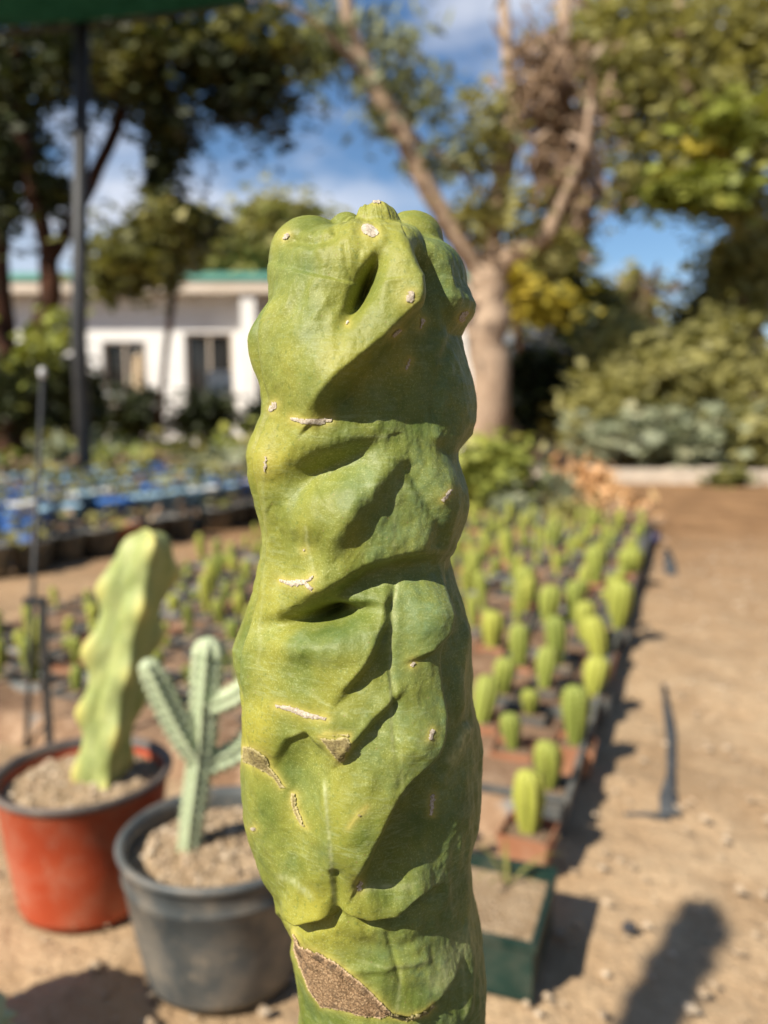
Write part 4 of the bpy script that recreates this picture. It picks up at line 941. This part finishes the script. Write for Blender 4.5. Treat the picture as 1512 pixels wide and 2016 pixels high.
# palm
pr = Vector((at(1245,700,30).x, 30, 0)); pa = thing('palm_tree', 'distant shaggy palm tree standing against the blue sky', 'tree', tuple(pr))
tz = at(1245,575,30).z
MB().tube([(0,0,-.1),(0.05,0,tz*.5),(0,0,tz)], [.42,.36,.40], 10, True, .2).build('trunk', M_BARK, pa, True)
leaf_obj('skirt', pa, L_BROWN, [(0,0,tz-1.0),(0,0,tz-.4)], [(.7,.7,1.0),(.8,.8,.6)], 700, .3, 5, flat=1.5, droop=1.5, elong=3)
rng = random.Random(4); fr_ = MB()
for k in range(26):
    a = rng.random()*6.28; e = rng.uniform(-.3,1.2); L = rng.uniform(1.3,1.9)
    d = Vector((math.cos(a)*math.cos(e), math.sin(a)*math.cos(e), math.sin(e))); s = Vector((-math.sin(a), math.cos(a), 0))
    pts = [Vector((0,0,tz))+d*L*q + Vector((0,0,-.9*q*q*L*.5)) for q in (0,.3,.6,.85,1)]; w = [.03,.16,.30,.22,.02]
    V = []
    for p, ww in zip(pts, w): V += [tuple(p-s*ww), tuple(p+Vector((0,0,.05))), tuple(p+s*ww)]
    fr_.poly(V, [(3*i+j, 3*i+j+1, 3*i+j+4, 3*i+j+3) for i in range(4) for j in range(2)])
fo = fr_.build('frond_crown', L_OLIVE, pa)
a_ = fo.data.attributes.new('rnd', 'FLOAT', 'POINT'); a_.data.foreach_set('value', np.random.RandomState(1).rand(len(fo.data.vertices)).astype(np.float32))

# hedge bushes on the right
hb = [([(1225,790,70,50),(1200,840,70,44)], 12.2, L_OLIVE, 'light olive bush in the hedge beside the white shed post'),
      ([(1335,765,90,56),(1300,820,80,46)], 11.8, L_OLIVE, 'wide olive green bush in the middle of the hedge'),
      ([(1415,720,44,66),(1410,800,50,56)], 12.6, L_OLIVE, 'darker upright bush at the back of the hedge'),
      ([(1270,860,100,40),(1370,860,90,40)], 11.0, L_GREY, 'low bush spreading along the top of the low wall'),
      ([(1470,870,50,46)], 10.9, L_OLIVE, 'small bush between the low wall and the leafy tree trunk'),
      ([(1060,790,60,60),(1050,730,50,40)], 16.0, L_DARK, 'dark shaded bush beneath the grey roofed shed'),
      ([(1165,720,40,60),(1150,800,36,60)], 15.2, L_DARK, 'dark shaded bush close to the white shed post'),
      ([(1420,580,40,60),(1380,640,50,40)], 18.0, L_GREEN, 'tall green bush beside the dark garden canopy'),
      ([(1240,690,60,40),(1300,690,60,24)], 13.5, L_OLIVE, 'olive shrub top just under the dark green canopy')]
for pix, Y, m, lab in hb: bush('hedge_bush', lab, pix, Y, m, 2000, .15, spread=.8)
bush('leafy_shrub', 'bright yellow-green shrub at the foot of the big pale trunk', [(960,900,60,36),(930,930,50,40),(1000,930,40,36),(950,960,60,30)], 7.3, L_LIME, 1300, .085, stemw=.02, spread=.4)
for px, py, rx, ry, Y, m, lab in [(1190,990,60,40,6.6,L_ORANGE,'orange-brown dried plant past the far end of the seedling bed'),(1150,935,44,22,8.0,L_ORANGE,'dry orange plant nearer the low wall than its neighbours'),(1075,955,50,36,7.4,L_GREY,'faded grey-green dry plant beside the yellow-green shrub'),(1235,1030,34,24,5.9,L_BROWN,'low brown dry clump at the far right corner of the seedling bed'),(1010,1000,40,26,6.5,L_GREY,'tan dry clump in front of the yellow-green shrub'),(1120,1010,50,24,6.3,L_OLIVE,'olive weed at the far end of the seedling bed among dry plants'),(1085,905,30,18,9.0,L_BROWN,'little brown dry tuft touching the low wall')]:
    bush('dry_plant', lab, [(px,py,rx,ry),(px+rx*.5,py+ry*.3,rx*.6,ry*.6)], Y, m, 150, .060, stemw=.010, spread=.5, cat='plant', elong=2.6, flat=.9)
bush('weed_tuft', 'green weed tuft growing against the low wall', [(1435,945,36,18)], 9.6, L_GREEN, 260, .08, stemw=.008, spread=.15, cat='plant')
# the garden goes on past both edges of the picture
for px, Y, m, lab in [(1600,12.0,L_OLIVE,'olive bush continuing the hedge past the leafy tree'),(1760,12.6,L_GREEN,'green bush further along the hedge past the leafy tree'),(1930,13.0,L_OLIVE,'broad olive bush at the far end of the hedge'),(-120,15.0,L_DARK,'dark bush beside the left end of the house'),(-330,16.0,L_GREEN,'green bush left of the dark tree')]:
    bush('hedge_bush', lab, [(px,740,90,80),(px+20,840,90,60)], Y, m, 1500, .17, spread=.9)

# grass blades growing from the corner tray
gt = G(1035, 1735, .08); gr_ = thing('grass_tuft', 'few long green grass blades growing from the teal rimmed tray', 'grass', (gt.x-.03, gt.y, .070)); rg = random.Random(3)
for k in range(9):
    a = rg.random()*6.28; L_ = rg.uniform(.06,.13); d = Vector((math.cos(a), math.sin(a), 0)); s_ = Vector((-d.y, d.x, 0))*.0022
    pts = [d*L_*q*.8 + Vector((0,0,L_*(1.2*q-.75*q*q))) for q in (0,.25,.5,.75,1)]; V = []
    for p, w_ in zip(pts, (1,1.1,1,.7,.1)): V += [tuple(p-s_*w_), tuple(p+s_*w_)]
    b_ = MB().poly(V, [(2*i,2*i+1,2*i+3,2*i+2) for i in range(4)]).build('blade', L_GREEN, gr_)
    a_ = b_.data.attributes.new('rnd', 'FLOAT', 'POINT'); a_.data.foreach_set('value', np.full(len(V), .8, np.float32))

# unseen trees added behind and right of the camera to block low sky fill
for x, y, lab in [(2.5,-7.0,'tall green tree added out of view behind the camera to block sky light'),(6.0,-4.5,'rounded green tree added out of view beyond the path to block sky light'),(8.0,0.5,'wide green tree added out of view right of the sandy path to block sky light'),(9.0,5.0,'green tree added out of view right of the hedge to block sky light'),(-1.5,-8.0,'green tree added out of view behind the barrel cactus to block sky light')]:
    r_ = thing('sky_block_tree', lab, 'tree', (x, y, 0)); rg = random.Random(int(x*10+y)+99)
    C = [(rg.uniform(-1.6,1.6), rg.uniform(-1.2,1.2), rg.uniform(1.2,4.2)) for k in range(22)]
    leaf_obj('crown', r_, L_GREEN, C, [(.8,.8,.6)]*22, 2600, .24, rg.randrange(999))
    MB().tube([(0,0,-.1),(.05,0,1.2),(0,.1,3.2)], [.16,.13,.06], 9, True, .15, rg).build('trunk', M_BARK, r_, True)
# ------------------------------------------------------------------ built things
M_WHITE = simple('white_render', (0.72,0.69,0.66), (0.82,0.80,0.77), 1.5, 0.85, 0.15, 0.02)
M_FASCIA = simple('beige_fascia', (0.56,0.46,0.36), (0.66,0.56,0.46), 2, 0.7, 0.05)
M_GREENMET = simple('green_metal', (0.10,0.30,0.24), (0.16,0.38,0.31), 3, 0.45, 0.05)
M_GLASS = simple('dark_window', (0.012,0.011,0.010), (0.03,0.027,0.024), 2, 0.12, 0.0, spec=0.5)
M_DOOR = simple('dark_door', (0.03,0.02,0.015), (0.06,0.04,0.03), 4, 0.6, 0.1)
M_STONE = simple('pale_stone', (0.44,0.37,0.29), (0.60,0.52,0.43), 9, 0.9, 0.5, 0.02)
M_BEIGE = simple('beige_cloth', (0.42,0.30,0.18), (0.55,0.42,0.28), 9, 0.9, 0.2)
HY = 19.0
hx0 = at(-260, 700, HY).x; hx1 = at(990, 700, HY).x; hz = at(400, 578, HY).z
house = thing('white_house', 'long low white house with a green roof edge behind the dark tree', 'house', ((hx0+hx1)/2, HY, 0)); ox = (hx0+hx1)/2
ops = []
for px0, px1, py0, py1 in [(200,292,672,800),(362,462,655,835),(60,120,690,800)]:
    a = at(px0, py0, HY); b_ = at(px1, py1, HY); ops.append((a.x-ox, b_.x-ox, max(b_.z, 0.0), a.z))
ops.sort()
wall = MB(); xs = hx0-ox
for a, b_, z0, z1 in ops:
    wall.box(xs, a, 0, .25, -.1, hz)
    wall.box(a, b_, 0, .25, z1, hz)
    if z0 > .05: wall.box(a, b_, 0, .25, -.1, z0)
    xs = b_
wall.box(xs, hx1-ox, 0, .25, -.1, hz)
wall.box(hx0-ox, hx0-ox+.25, .251, 7, -.1, hz); wall.box(hx1-ox-.25, hx1-ox, .251, 7, -.1, hz); wall.box(hx0-ox+.251, hx1-ox-.251, 6.75, 7, -.1, hz)
wall.build('wall', M_WHITE, house)
for i, (a, b_, z0, z1) in enumerate(ops):
    big = z0 < .3
    w_ = MB(); e = .06
    for q in ((a, a+e, z0, z1), (b_-e, b_, z0, z1), (a+e+.001, b_-e-.001, z1-e, z1), (a+e+.001, b_-e-.001, z0, z0+e)): w_.box(q[0], q[1], .06, .14, q[2], q[3])
    w_.box((a+b_)/2-.02, (a+b_)/2+.02, .07, .13, z0+e+.001, z1-e-.001)
    f_ = w_.build('door' if big else 'window', M_FASCIA if i else M_WHITE, house)
    MB().box(a+e+.001, b_-e-.001, .15, .16, z0+e, z1-e).build('pane', M_GLASS if not big else M_DOOR, f_)
rf = MB().box(hx0-ox-.4, hx1-ox+.4, -.55, 7.4, hz+.001, hz+.10).build('roof', M_WHITE, house)
MB().box(hx0-ox-.42, hx1-ox+.42, -.60, -.552, hz-.06, hz+.20).build('fascia', M_FASCIA, rf)
MB().box(hx0-ox-.45, hx1-ox+.45, -.66, 7.45, hz+.205, hz+.36).build('roof_edge', M_GREENMET, rf)
pc = at(490, 800, 17.5); pz = hz-.01
cp = MB().box(-.16+at(490,740,18.5).x-ox, .16+at(490,740,18.5).x-ox, -.5, -.2, -.05, hz-.07); cp.build('porch_post', M_WHITE, house)
# garden furniture on the terrace
tbp = at(215, 775, 17.0); tb = thing('garden_table', 'white garden table standing in front of the dark house window', 'table', (tbp.x, 17.0, 0)); th_ = tbp.z
MB().box(-.42,.42,-.4,.4,th_-.05,th_).build('table_top', M_WHITEPL, tb, bevel=.01)
for sx in (-1,1):
    for sy in (-1,1): MB().box(sx*.36-.03, sx*.36+.03, sy*.33-.03, sy*.33+.03, -.02, th_-.051).build('leg', M_WHITEPL, tb)
ump = at(275, 760, 16.6); um = thing('folded_parasol', 'folded beige parasol beside the white garden table', 'parasol', (ump.x, 16.6, 0)); uz = at(275, 690, 16.6).z
MB().tube([(0,0,-.05),(0,0,uz)], .025, 8).build('pole', M_WHITEPL, um)
MB().lathe([(.19,.65),(.21,.75),(.16,1.2),(.09,uz-.15),(.01,uz-.02)], 14).build('canopy', M_BEIGE, um, True)
for px, py, lab in [(430,775,'white garden chair in front of the dark house doorway'),(415,805,'white flower pot on the terrace by the house door')]:
    p = at(px, py, 16.0)
    if 'chair' in lab:
        c_ = thing('garden_chair', lab, 'chair', (p.x, 16, 0))
        MB().box(-.25,.25,-.25,.25,p.z-.05,p.z).build('seat', M_WHITEPL, c_, bevel=.01); MB().box(-.25,.25,.21,.25,p.z+.001,p.z+.45).build('backrest', M_WHITEPL, c_, bevel=.01)
        for sx in (-1,1):
            for sy in (-1,1): MB().box(sx*.21-.02, sx*.21+.02, sy*.2-.02, sy*.2+.02, -.02, p.z-.051).build('leg', M_WHITEPL, c_)
    else:
        c_ = thing('flower_pot', lab, 'pot', (p.x, 16, 0)); MB().lathe([(.0,0),(.14,0),(.2,p.z),(.21,p.z+.03),(.17,p.z+.03),(.16,p.z-.05),(.0,p.z-.05)], 20).build('pot_body', M_WHITEPL, c_, True)
# shade structure: slim dark post with green net edge above
PY_ = 6.5; pb = at(166, 900, PY_); ptop = at(163, 45, PY_).z
sh = thing('shade_structure', 'slim dark post carrying a green shade net', 'shade net', (pb.x, PY_, 0))
MB().tube([(0,0,-.1),(0,0,1.5),(at(162,45,PY_).x-pb.x,0,ptop)], [.062,.060,.058], 14).build('post', M_METAL, sh, True)
t = NT('green_shade_net'); n_ = t.noise(9, 5, .7); t.col(t.ramp(n_, [(0.3,(0.006,0.060,0.040)),(0.7,(0.02,0.115,0.08))])); t.set(rough=.8, spec=.1); M_NET = t.m
nx = [at(-260, 80, PY_).x-pb.x, at(0,58,6.55).x-pb.x, at(163,44,6.5).x-pb.x, at(330,22,6.4).x-pb.x, at(490,-4,6.25).x-pb.x]
nz = [at(-260,80,6.6).z, at(0,58,6.55).z, at(163,44,6.5).z, at(330,22,6.4).z, at(490,-4,6.25).z]
ny = [.12,.05,0,-.1,-.25]; V = []; rng = random.Random(8); NQ = 6; D = .7
for i in range(5):
    for k in range(NQ+1):
        q = k/NQ; V.append((nx[i]-.0*q, ny[i]-D*q, nz[i]+.03*math.sin(q*9+i)+.05*rng.uniform(-1,1)*(0<k<NQ)))
F = [(i*(NQ+1)+k, i*(NQ+1)+k+1, (i+1)*(NQ+1)+k+1, (i+1)*(NQ+1)+k) for i in range(4) for k in range(NQ)]
nt_ = MB(); nt_.v = V+[(x,y,z-.012) for x,y,z in V]; m_ = len(V); nt_.f = F+[tuple(reversed([a+m_ for a in f])) for f in F]
for i in range(4): nt_.f += [(i*(NQ+1), (i+1)*(NQ+1), (i+1)*(NQ+1)+m_, i*(NQ+1)+m_), (i*(NQ+1)+NQ, (i+1)*(NQ+1)+NQ, (i+1)*(NQ+1)+NQ+m_, i*(NQ+1)+NQ+m_)]
no = nt_.build('shade_net', M_NET, sh, True)
MB().tube([(nx[i], ny[i]+.02, nz[i]-.02) for i in range(5)], .02, 8).build('edge_cable', M_METAL, no)
# low stone kerb along the far path: single blocks
kb = thing('low_wall', 'low pale stone kerb wall at the far end of the sandy path', 'wall', (at(1300,945,10).x, 10.0, 0)); bx0 = at(1300,945,10).x
for i in range(9):
    p0_ = at(1045+i*62, 0, 10); x0 = p0_.x-bx0; w_ = 62*pxm(10)*.97; yy = .35*(.5-i/9.0)*1.2+.1; rr = random.Random(i)
    o = MB().box(x0, x0+w_, yy-.12, yy+.12, -.05, .17+rr.uniform(-.02,.03)).build('block', M_STONE, kb, bevel=.02); o.rotation_euler = (0,0,rr.uniform(-.03,.03))
# grey roofed shed with white post
sp = at(1090, 900, 17.5); sd = thing('garden_shed', 'small shed with grey roof and white porch post right of the big trunk', 'shed', (sp.x, 17.5, 0))
M_GREYROOF = simple('grey_roof', (0.10,0.11,0.13), (0.18,0.19,0.21), 3, 0.7, 0.2)
L = lambda px, py: (at(px,py,17.5).x-sp.x, at(px,py,17.5).z)
x0,z0 = L(1000,730); x1,_ = L(1150,730); zr = L(1040,625)[1]
MB().box(x0,x1-.5,.3,2.5,-.05,z0-.02).build('wall', M_DOOR, sd)
rfo = MB().poly([(x0-.1,-.4,z0),(x1,-.4,z0-.05),(x1,2.8,z0-.05),(x0-.1,2.8,z0),(x0-.1,.6,zr),(x0+.9,.6,zr-.05),(x0-.1,1.5,zr),(x0+.9,1.5,zr-.05)], [(0,1,5,4),(1,2,7,5),(2,3,6,7),(3,0,4,6),(4,5,7,6),(3,2,1,0)]).build('roof', M_GREYROOF, sd)
a = L(1062,672); b_ = L(1145,722)
MB().poly([(a[0],-.47,a[1]+.12),(b_[0],-.47,b_[1]+.12),(b_[0],-.42,b_[1]+.12),(a[0],-.42,a[1]+.12),(a[0],-.47,a[1]-.12),(b_[0],-.47,b_[1]-.12),(b_[0],-.42,b_[1]-.12),(a[0],-.42,a[1]-.12)], [(0,1,2,3),(7,6,5,4),(0,4,5,1),(1,5,6,2),(2,6,7,3),(3,7,4,0)]).build('gable_board', M_WHITE, rfo)
c = L(1120,740)
MB().box(c[0]-.12,c[0]+.12,-.36,-.14,-.05,z0-.06).build('porch_post', M_WHITE, sd, bevel=.01)
o = MB().box(c[0]-.32,c[0]-.16,-.34,-.18,L(1110,830)[1],L(1110,745)[1]).build('orange_panel', simple('orange_paint', (0.55,0.22,0.06), (0.66,0.30,0.09), 5, 0.6, 0.05), sd); 
MB().box(c[0]-.245,c[0]-.235,-.26,-.14,-.05,L(1110,831)[1]).build('panel_leg', M_METAL, sd)
# dark green garden canopy
gp = at(1295, 700, 20); gz = thing('garden_canopy', 'dark green pitched garden canopy half hidden in the hedge', 'canopy', (gp.x, 20, 0))
M_DKGREEN = simple('dark_green_canvas', (0.006,0.030,0.026), (0.014,0.055,0.048), 3, 0.8, 0.1)
q = lambda px, py: (at(px,py,20).x-gp.x, at(px,py,20).z)
a, b_, c = q(1205,688), q(1395,688), q(1300,628); dd = b_[0]-a[0]
cn = MB(); cn.poly([(a[0],-dd/2,a[1]),(b_[0],-dd/2,a[1]),(b_[0],dd/2,a[1]),(a[0],dd/2,a[1]),(c[0],0,c[1])], [(0,1,4),(1,2,4),(2,3,4),(3,0,4)]); cn.poly([(a[0],-dd/2,a[1]-.01),(b_[0],-dd/2,a[1]-.01),(b_[0],dd/2,a[1]-.01),(a[0],dd/2,a[1]-.01),(c[0],0,c[1]-.06)], [(4,1,0),(4,2,1),(4,3,2),(4,0,3)])
cn.build('canopy', M_DKGREEN, gz)
for sx in (a[0]+.08, b_[0]-.08):
    for sy in (-dd/2+.08, dd/2-.08): MB().box(sx-.04,sx+.04,sy-.04,sy+.04,-.05,a[1]+.05).build('post', M_METAL, gz)

# ------------------------------------------------------------------ potted plants in blue pots, left middle distance
rngp = random.Random(21)
def pot_plant(x, y, h, r, mpot, mleaf, label, group, nleaf=60, spread=1.3, fol=.22, size=.055):
    r_ = thing('potted_plant', label, 'plant', (x, y, 0), rngp.random()*6, group)
    MB().lathe([(0,.003),(r*.78,0),(r,h-.02),(r*1.05,h-.018),(r*1.05,h),(r*.93,h),(r*.9,h-.03),(0,h-.03)], 16).build('pot', mpot, r_, True)
    C = [(rngp.uniform(-.5,.5)*r*spread, rngp.uniform(-.5,.5)*r*spread, h+fol*rngp.uniform(.25,.8)) for k in range(4)]
    leaf_obj('foliage', r_, mleaf, C, [(r*spread*.7, r*spread*.7, fol*.45)]*4, nleaf, size, rngp.randrange(999), shell=.2)
    mb = MB()
    for c_ in C[:3]: mb.tube([(0,0,h-.04),(c_[0]*.5,c_[1]*.5,h+fol*.2),c_], [.008,.006,.004], 5)
    mb.build('stem', M_BARKD, r_, True); return r_
F0 = G(250, 1080); F0.z = 0; FE = Vector((math.sin(R(26)), math.cos(R(26)), 0)); FN = Vector((-math.cos(R(26)), math.sin(R(26)), 0))
GB = 'potted plants standing in blue and pale pots'
for i in range(13):
    for j in range(6):
        p = F0 + FE*(-.95+i*.235+rngp.uniform(-.03,.03)) + FN*(.02+j*.27+rngp.uniform(-.03,.03))
        if rngp.random() < .07: continue
        k = rngp.random()
        if j == 0:
            mp, fam = (M_BLACKPOT, 'b') if k < .75 else (POTM2.materials[0], 't')
        else: mp, fam = (M_BLUEPOT, 'u') if k < .42 else ((M_PALEBLUEPOT, 'p') if k < .85 else (M_WHITEPL, 'w'))
        lab = {'b':'leafy plant in a black pot along the front of the blue pots','t':'leafy plant in a brown clay pot along the front of the blue pots','u':'small plant in a bright blue pot among the block of pots','p':'small plant in a pale blue pot among the block of pots','w':'small plant in a white pot among the block of blue pots'}[fam]
        pot_plant(p.x, p.y, .17 if fam in 'bt' else .26+.03*j, .118, mp, [L_GREY, L_OLIVE, L_GREEN, L_BROWN][rngp.randrange(4)], lab, {'b':'plants in black pots at the front of the block','t':'plants in brown clay pots at the front of the block','u':'plants in bright blue pots','p':'plants in pale blue pots','w':'plants in white pots'}[fam], nleaf=13, fol=.10, size=.04)
# blue crate and white bucket at the left edge
cp_ = at(10, 1000, 4.6); cr = thing('blue_crate', 'bright blue plastic crate at the end of the block of pots', 'crate', (cp_.x, 4.6, 0)); ch = at(10,1018,4.6).z
m = MB(); m.box(-.2,.2,-.14,.14,0,.012)
for a, b_, c, d in ((-.2,.2,-.14,-.125),(-.2,.2,.125,.14),(-.2,-.185,-.1245,.1245),(.185,.2,-.1245,.1245)): m.box(a,b_,c,d,.013,ch)
m.build('crate_body', M_BLUEPOT, cr)
bk = at(48, 1040, 4.6); bkt = thing('white_bucket', 'white plastic bucket standing in the bright blue crate', 'bucket', (bk.x, 4.6, .0125)); bz = at(45,992,4.6).z
MB().lathe([(0,.003),(.055,0),(.075,bz-.02),(.08,bz-.02),(.08,bz),(.072,bz),(.068,.02),(0,.02)], 20).build('bucket_body', M_WHITEPL, bkt, True)
# low sunny garden plants behind the pots
GL = 'low garden plants behind the blue pots'
for i in range(34):
    px = rngp.uniform(-120, 560); Y = rngp.uniform(8.2, 14.0); p = Vector((at(px, 900, Y).x, Y, 0)); hgt = rngp.uniform(.25,.5)*(1+.03*(Y-8))
    kk = rngp.randrange(4); r_ = thing('garden_plant', ['bushy lime green garden plant behind the blue pots','dry tan leafed garden plant behind the blue pots','olive leafed garden plant behind the blue pots','yellowish leafed garden plant behind the blue pots'][kk], 'plant', tuple(p), 0, ['lime green','dry tan','olive','yellowish'][kk]+' '+GL)
    leaf_obj('foliage', r_, [L_LIME, L_GREY, L_OLIVE, L_YELLOW if rngp.random() < .3 else L_LIME][kk] if kk != 3 else L_LIME, [(rngp.uniform(-.2,.2), rngp.uniform(-.2,.2), hgt*rngp.uniform(.4,.8)) for k in range(4)], [(.28,.28,hgt*.45)]*4, 170, .10, i, shell=.2)
    MB().tube([(0,0,-.03),(.02,0,hgt*.4),(0,.02,hgt*.8)], [.015,.012,.006], 6).build('stem', M_BARKD, r_, True)
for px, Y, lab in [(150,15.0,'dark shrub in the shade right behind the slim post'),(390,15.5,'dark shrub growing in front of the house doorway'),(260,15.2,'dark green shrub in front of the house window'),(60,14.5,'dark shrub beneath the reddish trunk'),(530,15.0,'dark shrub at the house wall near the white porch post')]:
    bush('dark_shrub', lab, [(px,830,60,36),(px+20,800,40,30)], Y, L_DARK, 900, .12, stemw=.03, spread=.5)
# faded purple plastic sheets at the far edge of the bed
def sheet(px, py, sx, sy, rz, label, seed):
    p = G(px, py); rng = random.Random(seed); mb = MB(); n = 6; V = []
    for i in range(n):
        for j in range(n): V.append(((i/(n-1)-.5)*2*sx, (j/(n-1)-.5)*2*sy, .03+.05*rng.random()))
    F = [(i*n+j, i*n+j+1, (i+1)*n+j+1, (i+1)*n+j) for i in range(n-1) for j in range(n-1)]
    mb.v = V+[(x,y,z-.012) for x,y,z in V]; k = n*n; mb.f = F+[tuple(reversed([a+k for a in f])) for f in F]
    for i in range(n-1): mb.f += [(i,i+1,i+1+k,i+k),(i*n,(i+1)*n,(i+1)*n+k,i*n+k),((n-1)*n+i,(n-1)*n+i+1,(n-1)*n+i+1+k,(n-1)*n+i+k),(i*n+n-1,(i+1)*n+n-1,(i+1)*n+n-1+k,i*n+n-1+k)]
    o = mb.build('plastic_sheet', M_PURPLEPL, None, True); o.location = (p.x, p.y, -.02); o.rotation_euler = (0,0,rz); return tag(o, label, 'sheet')
sheet(1000, 1045, .22, .12, .3, 'crumpled purple-blue plastic sheet at the far end of the seedling bed', 3)
sheet(1258, 1068, .10, .10, .9, 'small purple plastic scrap at the far right corner of the bed', 5)
sheet(1205, 1142, .05, .04, .5, 'tiny purple plastic scrap between the seedling pots', 6)
# ------------------------------------------------------------------ neighbours just outside the picture whose shadows fall into it
nb = thing('potted_barrel_cactus', 'round ribbed barrel cactus in a black pot left of the orange-red pot', 'cactus', (-.72, .80, 0))
round_pot(nb, .14, .115, .21, M_BLACKPOT, M_BLACKPOT, .185, M_GRIT, 15, .01, .04)
V = []; nt2 = 72; prof = [(.085,0),(.115,.05),(.128,.10),(.118,.14),(.085,.168),(.04,.18),(.002,.182)]
for r0, z in prof:
    for k in range(nt2): w = 2*math.pi*k/nt2; V.append((r0*(.88+.12*abs(math.cos(9*w)))*math.cos(w), r0*(.88+.12*abs(math.cos(9*w)))*math.sin(w), .18+z))
F = [(i*nt2+k, i*nt2+(k+1) % nt2, (i+1)*nt2+(k+1) % nt2, (i+1)*nt2+k) for i in range(len(prof)-1) for k in range(nt2)]
me = mesh_np('stem', V, F); obj('stem', me, M_SEED, nb)
n2 = thing('potted_totem_cactus', 'unseen taller leaning totem cactus in a black pot, added to cast a shadow on the path', 'cactus', (0, 0, 0))  # unseen cactus added, placed and leaned to cast the lower-right ground shadow
T = G(1393, 1775); hS = 2.2; kx = hS/math.tan(SUN_EL)
topx, topy = T.x-kx*math.sin(SUN_AZ), T.y-kx*math.cos(SUN_AZ)
lx, ly = -.15, .12; n2.location = (topx-lx*(hS-.25), topy-ly*(hS-.25), 0)
round_pot(n2, .16, .13, .28, M_BLACKPOT, M_BLACKPOT, .245, M_GRIT, 16, .01, .05)
s2 = obj('stem', totem_stem(hS-.24, .048, 9, (lx, ly), nt=60, nz=200), M_TOTEM_PALE, n2); s2.location = (0,0,.235)
cn_ = at(2, 2005, .74)
n3 = thing('potted_cactus', 'grey-green cactus top just showing in front of the orange-red pot shadow', 'cactus', (cn_.x-.035, .74, 0))
round_pot(n3, .075, .06, .13, M_BLACKPOT, M_BLACKPOT, .115, M_GRIT, 18, .006, .03)
s3 = obj('stem', ribbed_column([(0,0,.11),(0,0,.15),(0,0,cn_.z-.005)], [.032,.040,.040], 8, seed=3), M_MINT, n3)
